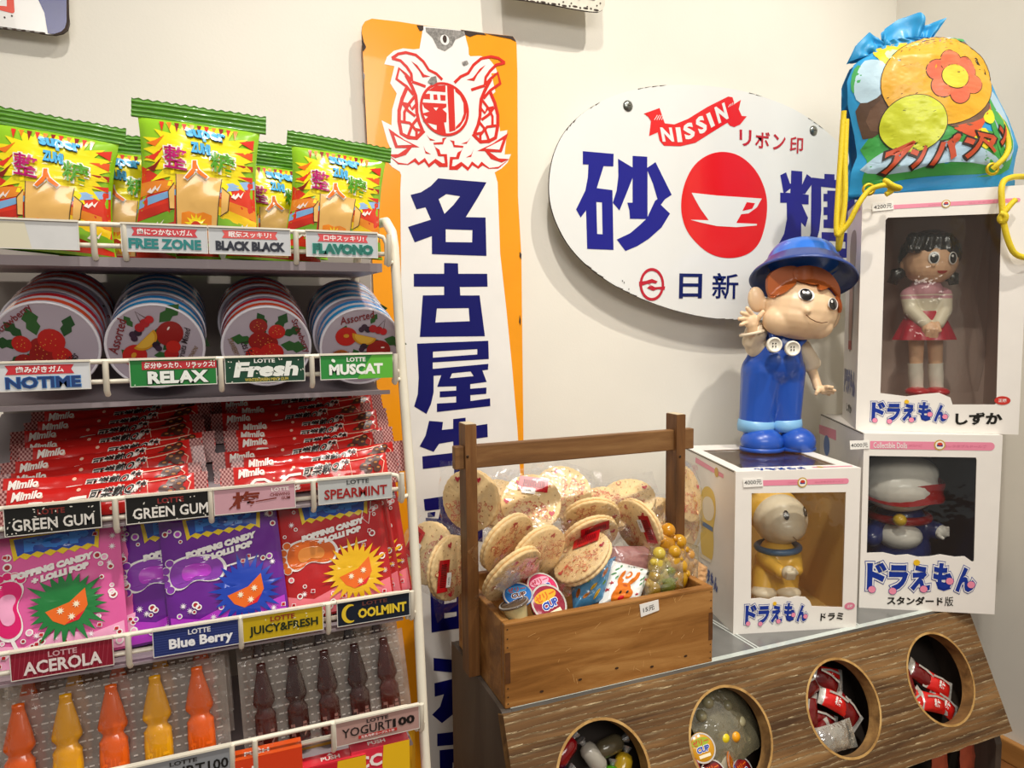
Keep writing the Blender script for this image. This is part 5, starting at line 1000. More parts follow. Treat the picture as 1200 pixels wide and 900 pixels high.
label_card(3, -8, 118, '#8a1c30', 'crimson shelf label reading ACEROLA', lambda T, Bx, Rb, q, F, G_: ([q.line(F, [G_(.02+i*.045, .04), G_(.06+i*.045, .96)], .0003, .00025, mat('#b04858', .4)) for i in range(21)], lotte(T, '#c89ca0', .36, .64), T('ACEROLA', .12, .88, .14, .60, '#e4d8d4', .03)))
label_card(3, 165.5, 270.5, '#26346e', 'dark blue shelf label reading Blue Berry', lambda T, Bx, Rb, q, F, G_: ([q.line(F, [G_(.01, .05+i*.09), G_(.99, .02+i*.09)], .00025, .00025, mat('#4a5a98', .4)) for i in range(11)], lotte(T, '#dcdce0', .40, .66), T('Blue Berry', .18, .92, .12, .60, '#eeeef0', .04)))
label_card(3, 274, 371.5, '#c2a41c', 'yellow shelf label reading JUICY and FRESH', lambda T, Bx, Rb, q, F, G_: (lotte(T, '#8a2a20', .34, .64), T('JUICY&FRESH', .08, .93, .16, .58, '#1e2a18', .03), flecks(q, F, G_, 6, 10, '#dcd6b0')))
label_card(3, 388, 475.5, '#14202e', 'navy shelf label with a yellow moon reading COOLMINT', lambda T, Bx, Rb, q, F, G_: (q.poly(F, [G_(.5*0+.17+.11*math.cos(R(a)), .48+.38*math.sin(R(a))) for a in range(60, 301, 15)]+[G_(.20+.085*math.cos(R(a)), .48+.30*math.sin(R(a))) for a in range(285, 74, -15)], .0005, mat('#e0c030', .35)), lotte(T, '#6a3a34', .34, .68, .72, .88), T('OOLMINT', .28, .95, .22, .62, '#e2c434', .045)))
label_card(4, 128, 258, '#8d9094', 'grey shelf label ending in 100', lambda T, Bx, Rb, q, F, G_: (lotte(T, '#2a2828', .40, .66, .70, .86), T('YOGURT100', .10, .96, .22, .62, '#181818', .02)))
label_card(4, 384, 485.5, '#b08c84', 'mauve shelf label reading YOGURT100', lambda T, Bx, Rb, q, F, G_: (lotte(T, '#2a2426', .36, .62, .72, .88), T('YOGURT', .07, .66, .30, .66, '#1e1a1a', .012), T('100', .67, .94, .30, .66, '#161414', .045), q.rect(F, *G_(.26, .14), *G_(.72, .27), .0004, mat('#b8302c', .4)), T('生乳殺菌ヨーグルト味', .29, .69, .155, .255, '#f0e4e0', .02, lv=.0007)))

# ------------------------------------------------------------------ helpers to place copies on the tiers
def pose(loc, yaw=0, roll=0, lean=0, s=1.0):
    return Matrix.Translation(Vector(loc)) @ Matrix.Rotation(R(yaw), 4, 'Z') @ Matrix.Rotation(R(roll), 4, 'Y') @ Matrix.Rotation(R(lean), 4, 'X') @ Matrix.Scale(s, 4)
# ------------------------------------------------------------------ first tier: candy bags
BWd, BHt = .109, .128
def bagmap(x, z, h, sgn=1):
    v = z/BHt; u = x/BWd+.5
    sq = 1-.13*math.sin(math.pi*min(1, max(0, v)))**.7                     # the swollen middle pulls the sides in
    a = min(v/.86, 1)
    pf = (max(0, math.sin(math.pi*min(1, max(0, u))))**.55)*(max(0, math.sin(math.pi*min(1, max(0, a*.94+.03))))**.6)
    th = .019*pf*(1 if v < .86 else 0)
    p = Vector((x*60, z*60, sgn*7)); w_ = (.0018*noise.noise(p)+.0012*abs(noise.noise(p*2.3)))*min(1, pf*2)
    return Vector((x*sq, -sgn*(th+w_+.0004)-sgn*h, z))
def make_candy_bag():
    q = MB(); GR = mat('#5a9a1e', .22, coat=.5); YE = mat('#f2dc14', .2, coat=.5)
    for sgn in (1, -1):
        q.grid(lambda u, v: bagmap((u-.5)*BWd, v*BHt*.88, 0, sgn), 30, 30, mat('#8fc21e', .2, coat=.5) if sgn > 0 else GR, flip=sgn < 0)
    F = Surf(lambda x, z, h: bagmap(x, z, h), .010); S2 = lambda a, c: ((a-.5)*BWd*.98, c*BHt)
    def pg(pts, m, h): q.poly(F, [S2(*p) for p in pts], h, mat(m, .2, coat=.5))
    # red, orange, blue bands below, yellow burst above
    pg([(0, .02), (1, .02), (1, .50), (.75, .42), (.5, .46), (.25, .40), (0, .52)], '#d8341c', .0004)
    pg([(0, .30), (.3, .36), (.3, .42), (0, .40)], '#e8882a', .0008); pg([(.68, .36), (1, .44), (1, .50), (.7, .42)], '#8fb4de', .0008); pg([(0, .22), (.32, .32), (.32, .36), (0, .28)], '#7fb0dc', .0008)
    pg([(.66, .26), (1, .20), (1, .28), (.66, .32)], '#e88a24', .0008); pg([(.62, .14), (1, .05), (1, .14), (.62, .22)], '#7aae2a', .0008); pg([(0, .05), (.3, .14), (.3, .22), (0, .13)], '#7aae2a', .0008); pg([(.62, .2), (.98, .14), (1, .2), (.64, .27)], '#f0c81e', .0009)
    pg([(.0, .13), (.28, .22), (.28, .27), (0, .2)], '#c22a18', .0009)
    for x0, y0 in ((.78, .34), (.8, .12), (.06, .33), (.1, .09)):
        pg([(x0, y0), (x0+.03, y0+.03), (x0+.035, y0+.01), (x0+.07, y0+.045), (x0+.08, y0+.02), (x0+.12, y0+.06), (x0+.09, y0+.005), (x0+.07, y0+.02), (x0+.04, y0-.01)], '#f0e6dc', .0012)
    star = []
    r_ = random.Random(5)
    for i in range(44):
        a = 2*math.pi*i/44; rr = (1.0 if i % 2 else .74)*(1+.1*r_.random()); star.append((.5+.50*rr*math.cos(a), .60+.275*rr*math.sin(a)))
    star = [(min(.985, max(.015, a)), min(.85, c)) for a, c in star]
    pg(star, '#f0dc18', .0008)
    for x0, y0, x1, y1, c in ((.02, .58, .2, .66, '#d8301c'), (.04, .50, .18, .58, '#8a1a14'), (.04, .68, .2, .74, '#e8741c'), (.82, .56, .98, .60, '#a81e16'), (.80, .64, .97, .70, '#e0561c'), (.84, .72, .97, .80, '#d8301c'), (.84, .48, .98, .52, '#d8301c')):
        pg([(x0, y0), ((x0+x1)/2, y0+.02), (x1, y1), ((x0+x1)/2, y0-.025)] if x0 < .5 else [(x1, y0), (x1, y1), (x0, (y0+y1)/2)], c, .0011)
    for i in range(11):
        x0 = .18+i*.062; pg([(x0-.02, .845), (x0+.02, .845), (x0, .765+.02*(i % 2))], ('#d8301c', '#e8861c', '#8a1c18')[i % 3], .0012)
    tan = '#e8b868'
    pg([(.33, .03), (.31, .30), (.30, .46), (.70, .46), (.67, .28), (.64, .03)], tan, .0013); pg([(.24, .34), (.29, .40), (.30, .22), (.26, .22)], tan, .0013); pg([(.70, .40), (.77, .36), (.75, .24), (.69, .20)], tan, .0013)
    ol = mat('#3a2a14', .4)
    for ln_ in ([(.33, .03), (.31, .30), (.30, .46)], [(.64, .03), (.67, .28), (.70, .46)], [(.29, .40), (.24, .34), (.26, .22), (.30, .22)], [(.70, .40), (.77, .36), (.75, .24), (.68, .20)]): q.line(F, [S2(*p) for p in ln_], .0007, .0017, ol)
    pg([(.36, .04), (.36, .20), (.42, .215), (.48, .20), (.54, .215), (.61, .20), (.60, .04)], '#e8861c', .0017)
    st = [(.48+(.10 if i % 2 else .055)*math.cos(2*math.pi*i/28), .12+(.085 if i % 2 else .05)*math.sin(2*math.pi*i/28)) for i in range(28)]; pg([(a, max(.035, c)) for a, c in st], '#f4d81c', .0021)
    q.ell(F, *S2(.48, .115), .0045, .0045, .0025, mat('#d03a1c', .3))
    WO = mat('#f4f0e4', .25)
    q.text(F, 'super', S2(.40, .715), S2(.74, .70), S2(.37, .81), .0030, mat('#58b4e4', .2, coat=.4), .05, out=mat('#1c3a6a', .3), outw=.035, oh=.0019)
    q.text(F, 'ZUM!', S2(.43, .62), S2(.60, .61), S2(.42, .705), .0030, mat('#58b4e4', .2, coat=.4), .06, out=mat('#1c3a6a', .3), outw=.035, oh=.0019)
    for ch, BL, BR, TL, c in (('整', (.20, .50), (.40, .48), (.19, .66), '#b8186c'), ('人', (.38, .42), (.58, .44), (.36, .55), '#e87424'), ('糖', (.60, .50), (.82, .49), (.59, .65), '#4e961c')):
        q.text(F, ch, S2(*BL), S2(*BR), S2(*TL), .0034, mat(c, .22), .012 if ch != '人' else .04, out=WO, outw=.055, oh=.0022)
        vs = None
    o = q.build('candy_bag', base=(0, 0, 0))
    s = MB(); DG = mat('#5c9a24', .2, coat=.6, var=.12, scale=80)
    def sf(u, v):
        x = (u-.5)*BWd*1.03; zz = BHt*(.87+.13*v)+.0008*math.sin(u*BWd*2600)*(1 if v == 1 else 0); return (x, -.0012*math.sin(v*25)-.0012*noise.noise((u*6, v, 2))-.001, zz)
    s.grid(sf, 60, 22, DG); s.grid(lambda u, v: (sf(u, v)[0], sf(u, v)[1]+.0016, sf(u, v)[2]), 60, 22, DG, flip=True); s.build('top_seal', o); return o
TB = [RAIL[0]-.028, TY[0]]
bg0 = make_candy_bag()
bag_spots = [(52, -.302, 4, 5, 'candy bag at the left end of the top shelf, its top dipping rightwards', 0, .92), (229, -.302, 0, 3, 'candy bag standing tallest in the middle of the top shelf', 0, 1.0), (387, -.298, -3, 6, 'candy bag at the right end of the top shelf above the FLAVONO label', 0, .89),
             (135, -.262, 3, 1, 'candy bag tucked between the left and middle bags', 0, .9), (188, -.228, -4, -1, 'candy bag mostly hidden behind the tallest bag', 0, .95), (318, -.248, 2, 3, 'candy bag seen just left of the right-hand bag', 0, .86), (322, -.215, 0, 2, 'rearmost candy bag between the middle and right-hand bags', 0, .95)]
topy = [136, 125, 162, 168, 161, 181, 168]
for i, (px, Y, yw, rl, lb, ln_, sc) in enumerate(bag_spots):
    x = at(px, 200, Y).x; ztop = at(px, topy[i], Y+.01).z; M = pose((x, Y, max(ztop-BHt*sc*.99, tier_z(0, Y)+.0006+(.004 if rl > 3 else .002))), yw, rl, -6, sc); o = bg0 if i == 0 else dup(bg0, M); put(o, M); tag(o, 'green-yellow '+lb, 'candy bag', 'candy bags on the top shelf')

# ------------------------------------------------------------------ second tier: round tins standing on edge
TR, TT = .0406, .029
def make_tin(kind):
    q = MB(); M = Matrix.Rotation(R(90), 4, 'X'); lav = mat('#aaa0ba', .3, .1, coat=.3); wh = mat('#e6e2ea', .28, coat=.4); cs = ['#e8402c', '#d82430'] if kind == 'red' else ['#2a9ee0', '#2a8fd8']
    bands = [(-.0005, .0030, wh), (.0030, .0105, mat('#f05a34' if kind == 'red' else '#2fa6ea', .25, coat=.5)), (.0105, .0165, wh), (.0165, .0240, mat(cs[1], .25, coat=.5)), (.0240, TT, lav)]
    for a, c, m in bands: q.lathe([(TR, TT/2-a), (TR, TT/2-c)], M, m, 44)
    q.lathe([(TR, -TT/2), (TR*.98, -TT/2-.001), (0, -TT/2-.001)], M, lav, 44)
    o = q.build('candy_tin', base=(0, 0, 0)); l = MB()
    l.lathe([(TR*1.0, TT/2-.001), (TR*1.012, TT/2+.001), (TR*.985, TT/2+.0022), (TR*.955, TT/2+.001)], M, wh, 44)
    face = mat('#aca0ac', .35, coat=.2); F = Plane((0, -TT/2-.001, 0), (1, 0, 0), (0, 0, 1)); l.ell(F, 0, 0, TR*.96, TR*.96, 0, face, n=44); F0 = F; rr0 = R({'red': 0, 'blue': 0}[kind]); F = Surf(lambda x, z, h: F0(x, z+.10*TR, h), .5)
    L_ = lambda k: .0003*k; oy = .0; G = mat('#2c5a2a', .4); G2 = mat('#1f4a24', .4); RD = mat('#b8201c', .35); RD2 = mat('#8f1a18', .35); s_ = TR
    def leaf(x, y, r, a, m=G): c, d = math.cos(R(a)), math.sin(R(a)); l.poly(F, [(s_*(x+r*(t*c-k*d)), s_*(y+r*(t*d+k*c))) for t, k in ((0, 0), (.3, .22), (.5, .16), (.65, .26), (1, 0), (.65, -.26), (.5, -.16), (.3, -.22))], L_(1), m)
    tx = lambda t, x0, y0, x1, y1, hgt_, m, b_=.01: l.text(F, t, (s_*x0, s_*y0), (s_*x1, s_*y1), (s_*(x0-(y1-y0)*hgt_/math.hypot(x1-x0, y1-y0)+.02), s_*(y0+(x1-x0)*hgt_/math.hypot(x1-x0, y1-y0))), L_(3), mat(m, .4), b_)
    if kind == 'red':
        for x, y, r, a in ((-.1, .1, .55, 100), (.2, .3, .5, 60), (.3, -.05, .6, -10), (-.3, .05, .5, 170), (.1, -.5, .5, -40), (-.35, -.35, .5, 200), (.35, .2, .45, 20), (.0, .4, .4, 120)): leaf(x, y, r, a, G if a % 20 else G2)
        for x, y, r, m in ((-.18, .42, .2, RD2), (.22, .28, .19, RD), (-.15, .05, .26, RD2), (.1, -.25, .27, RD), (-.28, -.28, .2, RD), (.05, .0, .2, RD2)):
            l.ell(F, s_*x, s_*y, s_*r, s_*r*.92, L_(2), m, n=18)
            for i in range(7): a = i*2.4; l.ell(F, s_*(x+r*.6*math.cos(a)*(i/7)**.5), s_*(y+r*.6*math.sin(a)*(i/7)**.5), .0005, .0004, L_(3), mat('#e0a048', .4), n=6)
        tx('Strawberry', .50, .55, .82, -.28, .17, '#7a2026'); tx('STRAWBERRY BONBONS', -.86, .12, -.60, -.62, .09, '#7a5a28'); tx('Les Fraises', -.58, .02, -.42, -.55, .16, '#302028')
    else:
        leaf(-.55, .0, .5, 70); leaf(.55, .1, .6, -15); leaf(-.05, -.1, .5, 20, G2); leaf(.2, .5, .3, 60); leaf(.0, -.25, .45, -20, G2); leaf(-.2, -.15, .4, -60)
        l.ell(F, -.38*s_, .18*s_, .26*s_, .24*s_, L_(2), RD, n=20); l.ell(F, -.38*s_, .2*s_, .07*s_, .05*s_, L_(3), mat('#c88a28', .4), n=10)
        l.ell(F, .42*s_, -.2*s_, .30*s_, .27*s_, L_(2), RD2, n=22); l.ell(F, .52*s_, -.12*s_, .05*s_, .02*s_, L_(3), mat('#e8d8d0', .4), n=8)
        l.ell(F, .06*s_, .2*s_, .3*s_, .24*s_, L_(3), mat('#c88a1e', .4), rot=-14, a0=180, a1=360); l.ell(F, .06*s_, .19*s_, .24*s_, .19*s_, L_(4), mat('#d8a83a', .4), rot=-14, a0=180, a1=360)
        for x, y, r, m in ((.05, .42, .08, '#3a2438'), (.14, .36, .08, '#2a1a2c'), (-.02, .36, .07, '#3a2438'), (.26, .38, .10, '#a81c24'), (.40, .34, .10, '#a81c24'), (.52, .30, .09, '#b82028'), (.05, -.08, .08, '#2a1a2c'), (.0, -.16, .07, '#3a2438'), (.0, -.45, .15, '#a81c1c'), (.18, -.40, .15, '#b8241c'), (-.12, -.5, .13, '#a81c1c')): l.ell(F, s_*x, s_*y, s_*r, s_*r, L_(3), mat(m, .35), n=14)
        l.ell(F, -.5*s_, -.38*s_, .24*s_, .22*s_, L_(2), mat('#a85a24', .4), n=20)
        for i in range(5): l.line(F, [(s_*(-.7+i*.1), s_*-.55), (s_*(-.62+i*.1), s_*-.2)], .0004, L_(3), mat('#6a3414', .4)); l.line(F, [(s_*-.7, s_*(-.52+i*.08)), (s_*-.3, s_*(-.56+i*.08))], .0004, L_(3), mat('#6a3414', .4))
        l.line(F, [(s_*.38, s_*.42), (s_*.55, s_*.62), (s_*.52, s_*.36)], .0006, L_(3), mat('#4a2a20', .4))
        tx('Assorted', -.52, .48, .28, .66, .2, '#7a2026'); tx('Fruits Mixed', .0, -.72, .72, -.52, .14, '#302028'); tx('MIXED FRUIT BONBONS', -.3, -.86, .4, -.86, .09, '#7a5a28')
    l.build('lid', o); return o
tins = {k: make_tin(k) for k in ('red', 'blue')}; used = set()
rows = [('red', 55, 'leftmost', (-110, 28, 40)), ('blue', 183, 'second', (-60, 20, 70)), ('red', 313, 'third', (0, -10, 0)), ('blue', 423.5, 'rightmost', (0, 30, -20))]
TILT = 20; ax = Vector((0, math.cos(R(TILT)), math.sin(R(TILT))))
for kind, px, pos, rolls in rows:
    yf = TY[1]+.040; c0 = at(px, 406, yf)
    for k in range(3):
        c = c0+ax*(TT/2+k*(TT+.0062))+Vector((rnd.uniform(-.003, .003)*(k > 0), 0, 0)); M = Matrix.Translation(c) @ Matrix.Rotation(R(TILT), 4, 'X') @ Matrix.Rotation(R(rolls[k]), 4, 'Y')
        o = tins[kind] if kind not in used else dup(tins[kind], M); used.add(kind); put(o, M)
        tag(o, ('red-banded strawberry tin, ' if kind == 'red' else 'blue-banded mixed fruit tin, ')+('front' if k == 0 else 'second' if k == 1 else 'rear')+' of the '+pos+' row on the second shelf', 'candy tin', 'round candy tins on the second shelf')

# ------------------------------------------------------------------ third tier: chewy candy bars
BL_, BH_ = .162, .031
def make_bar():
    q = MB(); RDM = mat('#c4201c', .2, coat=.6, var=.08, scale=50); E1, E2 = mat('#b8827c', .35, coat=.2), mat('#6e1a18', .35, coat=.2)
    def fn(sgn):
        def f(u, v):
            a = min(u, 1-u)*BL_; t = min(1, max(0, (a-.012)/.020))**.6; th = .0048*t*max(0, math.sin(math.pi*v))**.6+.0003
            p = Vector((u*14, v*3, sgn*3)); th += .0014*noise.noise(p)*t
            zz = (.0012 if (int(v*16) % 2) else 0)*(1 if u in (0, 1) else 0)
            return Vector(((u-.5)*(BL_-2*zz), -sgn*th, (v-.5)*BH_*(1-.10*t)+.0022*noise.noise((u*5, 3.1, 0))*t))
        return f
    chk = lambda u, v: (E1 if (int(u*BL_/.0016)+int(v*BH_/.0022)) % 2 else E2) if min(u, 1-u)*BL_ < .012 else RDM
    q.grid(fn(1), 100, 14, chk); q.grid(fn(-1), 24, 6, RDM, flip=True)
    f1 = fn(1); F = Surf(lambda x, z, h: f1(min(1, max(0, x/BL_+.5)), min(1, max(0, z/(BH_*.92)+.5)))+Vector((0, -h, 0)), .008)
    CRM_ = mat('#e8b8a0', .3, coat=.4); wht = mat('#ece4dc', .3, coat=.3); brn = mat('#4a1e12', .35, coat=.3)
    for i, (x, z, r) in enumerate(((-.045, .006, .0018), (-.03, -.008, .0012), (-.018, .009, .0016), (-.004, .002, .0022), (.012, .010, .0014), (.022, -.004, .0012), (-.058, .010, .0012), (.006, -.010, .0014), (.05, .011, .001), (-.036, .001, .001))): q.ell(F, x, z, r, r, .0005, CRM_, n=12)
    q.text(F, 'Mimilo', (-.066, .0035), (-.044, .0045), (-.065, .0115), .0009, wht, .04)
    q.line(F, [(-.058, -.006), (-.052, .0), (-.044, .0), (-.038, -.004)], .0026, .0009, wht); q.line(F, [(-.030, -.004), (-.023, .0015), (-.012, .0015)], .0026, .0009, wht); q.text(F, 'Cola', (-.044, -.013), (-.014, -.013), (-.042, -.003), .0011, wht, .03)
    q.text(F, '可樂軟Q糖', (-.012, -.003), (.030, .001), (-.008, .0075), .0013, mat('#17100e', .3), .03, out=wht, outw=.05, oh=.0010)
    q.line(F, [(.034, -.007), (.033, .009), (.060, .0125), (.067, .006), (.063, -.006)], .0010, .0009, CRM_, closed=True)
    for x, z in ((.046, .002), (.052, .007), (.057, .004), (.050, -.002), (.060, .009), (.059, -.001)): q.ell(F, x, z, .0046, .0034, .0011, brn, rot=30, n=10); q.ell(F, x+.001, z+.001, .0018, .0010, .0014, mat('#b0723c', .3), n=8)
    return q.build('candy_bar', base=(0, 0, 0))
bar0 = make_bar(); first = True
words = ['frontmost', 'second from the front', 'third from the front', 'fourth from the front', 'fifth from the front', 'sixth from the front', 'seventh from the front', 'eighth from the front', 'rearmost']
for stack, px, dy in (('left', 122, 0), ('right', 368, 0)):
    for k in range(9):
        Y = TY[2]+.018+k*.0150; fx = rnd.uniform(-.006, .006) if k else 0; pyf = 583 if stack == 'left' else 556
        c = at(px, pyf, TY[2]+.018); c = Vector((c.x+fx*1.6, Y, c.z+k*.0066-.001)); M = pose(c, rnd.uniform(-2.5, 2.5), (-2.6 if stack == 'left' else -2.0)+rnd.uniform(-2.4, 2.4), -26+rnd.uniform(-4, 4))
        o = bar0 if first else dup(bar0, M); first = False; put(o, M); tag(o, 'red cola candy bar, '+words[k]+' in the '+stack+' stack on the third shelf', 'candy bar', 'red candy bars on the third shelf')

# ------------------------------------------------------------------ fourth tier: popping candy pouches
PW, PH_ = .108, .128
def make_pouch(kind):
    base, hi, blob_c, spike, foot = {'pink': ('#e05fa0', '#f4a8cc', '#d8186c', '#1f7a3a', '#e0186e'), 'purple': ('#6a2090', '#b83cc8', '#7a2a98', '#1a3fae', '#8a3cae'), 'red': ('#b81c20', '#ee7a86', '#c8281c', '#e8b41c', '#d8651c')}[kind]
    q = MB(); bm_ = mat(base, .22, coat=.5, var=.08, scale=22)
    def f(u, v, sgn):
        e = min(min(u, 1-u)*PW/.014, min(v, 1-v)*PH_/.014, 1); th = .0042*e**.6+.0004; p = Vector((u*4, v*4, sgn*2+len(kind))); th += .0016*noise.noise(p)*e+.0006*noise.noise(p*3)
        return Vector(((u-.5)*PW, -sgn*th, v*PH_))
    q.grid(lambda u, v: f(u, v, 1), 30, 32, bm_); q.grid(lambda u, v: f(u, v, -1), 10, 12, bm_, flip=True)
    F = Surf(lambda x, z, h: f(min(1, max(0, x/PW+.5)), min(1, max(0, z/PH_)), 1)+Vector((0, -h, 0)), .010); S2 = lambda a, c: ((a-.5)*PW, c*PH_)
    def pg(pts, m, h): q.poly(F, [S2(*p) for p in pts], h+.0004, mat(m, .25, coat=.4))
    wht = mat('#f0ece8', .3); YL, BLU_ = '#e8c81c', '#1c46a8'
    zig = [(.22+.62*i/14, .74+(.025 if i % 2 else 0)) for i in range(15)]; pg(zig+[(.86, .90), (.20, .90)], YL, .0004)
    zig = [(.25+.56*i/12, .77+(.018 if i % 2 else 0)) for i in range(13)]; pg(zig+[(.83, .89), (.23, .89)], BLU_, .0007)
    q.text(F, 'POP ROCKS'[:3], S2(.3, .79), S2(.78, .80), S2(.3, .88), .0012, mat('#3a86e0', .25), .08, out=mat('#0f2a6a', .3), outw=.04, oh=.0009)
    q.text(F, 'POPPING CANDY', S2(.20, .605), S2(.80, .675), S2(.20, .655), .0024, wht, .10); q.text(F, '+ LOLLI POP', S2(.34, .560), S2(.76, .612), S2(.34, .608), .0024, wht, .10)
    pg([(.02, .02), (.98, .02), (.98, .20), (.75, .16), (.5, .22), (.25, .15), (.02, .2)], hi, .0003)
    # foot-shaped lolly
    cx, cy, hz = (.16, .42, 0) if kind == 'pink' else (.27, .50, 1)
    def ft(k):
        P_ = [(-.09, .20), (.0, .24), (.09, .21), (.115, .12), (.05, .02), (.09, -.10), (.08, -.20), (.0, -.25), (-.09, -.19), (-.12, -.02), (-.12, .1)]
        P_ = [(a*k, c*k) for a, c in P_]
        if hz: P_ = [(c*-.95, -a*1.15) for a, c in P_]
        return smooth_loop([S2(cx+a, cy+c*.82) for a, c in P_], 2)
    q.poly(F, ft(1.12), .0010, wht); q.poly(F, ft(1.0), .0013, mat(foot, .2, coat=.6)); q.poly(F, ft(.55), .0016, mat(hi if kind != 'red' else '#e08a3c', .2, coat=.6))
    toes = [(-.10, .22), (-.045, .26), (.01, .275), (.06, .265), (.105, .235)]
    for a, c in toes:
        if hz: a, c = -c*.95, -a*1.15
        q.ell(F, *S2(cx+a, cy+c*.82), .0042, .0040, .0012, wht, n=14); q.ell(F, *S2(cx+a, cy+c*.82), .0035, .0033, .0015, mat(foot, .2, coat=.6), n=14)
    if hz: q.line(F, [S2(.52, .50), S2(.80, .53)], .0016, .0012, wht)
    else: q.line(F, [S2(.17, .22), S2(.24, .04)], .0030, .0012, wht)
    # spiky fuzzy burst with a hot centre
    sx, sy = (.58, .38) if kind == 'pink' else (.66, .30); r_ = random.Random(hash(kind) % 97 if False else len(kind)*7)
    st = []
    for i in range(48): a = 2*math.pi*i/48; rr = (.27+.10*r_.random()) if i % 2 else .205; st.append((sx+rr*math.cos(a), sy+rr*.80*math.sin(a)))
    pg(st, spike, .0019); pg([(sx-.16, sy-.02), (sx+.02, sy+.02), (sx+.14, sy+.10), (sx+.15, sy-.02), (sx+.08, sy-.11), (sx-.03, sy-.13), (sx-.11, sy-.09)], '#e86a1c', .0022); pg([(sx-.02, sy-.125), (sx+.13, sy-.05), (sx+.08, sy-.11)], '#d81c24', .0025)
    for x, y in ((sx-.05, sy-.03), (sx+.07, sy+.0), (sx+.03, sy-.08)):
        pg([(x+(.032 if i % 2 else .014)*math.cos(i*math.pi/8), y+(.028 if i % 2 else .012)*math.sin(i*math.pi/8)) for i in range(16)], '#f4e8c8', .0028); q.ell(F, *S2(x, y), .0011, .0011, .0031, mat('#c8301c', .3), n=8)
    # scattered bubbles, crystals and stars
    r_ = random.Random(3+len(kind))
    for i in range(110):
        x, y = r_.uniform(.04, .96), r_.uniform(.03, .85)
        if math.hypot(x-sx, (y-sy)/.8) < .25 or math.hypot((x-cx)/(1.5 if hz else .8), (y-cy)) < .22 or (.2 < x < .8 and y > .55): continue
        if i % 4 == 3: pg([(x+(.030 if k % 2 else .010)*math.cos(k*math.pi/9), y+(.026 if k % 2 else .009)*math.sin(k*math.pi/9)) for k in range(18)], '#f0e8ec', .0009)
        elif i % 4 == 0: pg([(x-.022, y-.010), (x+.018, y-.016), (x+.022, y+.014), (x-.012, y+.018)], '#f4e0e4', .0007); pg([(x-.016, y-.006), (x+.013, y-.011), (x+.016, y+.010), (x-.008, y+.013)], '#b81824', .0010)
        else: rr = .0014+.0014*r_.random(); (q.ring(F, *S2(x, y), rr*1.3, rr*1.3, rr*.5, .0012, wht, n=12), q.ell(F, *S2(x, y), rr*.8, rr*.8, .0010, mat('#a81c2c' if i % 3 else hi, .3), n=10))
    if kind == 'red': q.line(F, [S2(*p) for p in ((.84, .66), (.78, .72), (.82, .84), (.90, .90), (.87, .76))], .0008, .0009, wht, closed=True)
    return q.build('candy_pouch', base=(0, 0, 0))
po = {k: make_pouch(k) for k in ('pink', 'purple', 'red')}; used = set()
spots = [('pink', 73, 772, -.348, 'front pink popping candy pouch with a green burst, left on the fourth shelf'), ('pink', 92, 762, -.334, 'pink popping candy pouch peeking out right behind the front pink one'), ('pink', 80, 752, -.318, 'rear pink popping candy pouch, left on the fourth shelf'),
         ('purple', 272, 736, -.350, 'front purple popping candy pouch with a blue burst on the fourth shelf'), ('purple', 222, 744, -.336, 'purple pouch half hidden left behind the front purple one'), ('purple', 292, 716, -.320, 'purple popping candy pouch right behind the front purple one'), ('purple', 236, 728, -.306, 'rear purple popping candy pouch on the fourth shelf'),
         ('red', 402, 712, -.350, 'front red popping candy pouch with a yellow burst on the fourth shelf'), ('red', 414, 706, -.337, 'red popping candy pouch just right behind the front red one'), ('red', 426, 700, -.324, 'third red popping candy pouch from the front on the fourth shelf'), ('red', 416, 694, -.309, 'rear red popping candy pouch on the fourth shelf')]
for kind, px, py, Y, lb in spots:
    c = at(px, py, Y); c.z = max(c.z-.004, tier_z(3, Y)+.0045); M = pose(c, rnd.uniform(-2, 2), -4.5+rnd.uniform(-1, 1), -14, .915 if kind != 'red' else .91)
    o = po[kind] if kind not in used else dup(po[kind], M); used.add(kind); put(o, M); tag(o, lb, 'candy pouch', 'popping candy pouches on the fourth shelf')

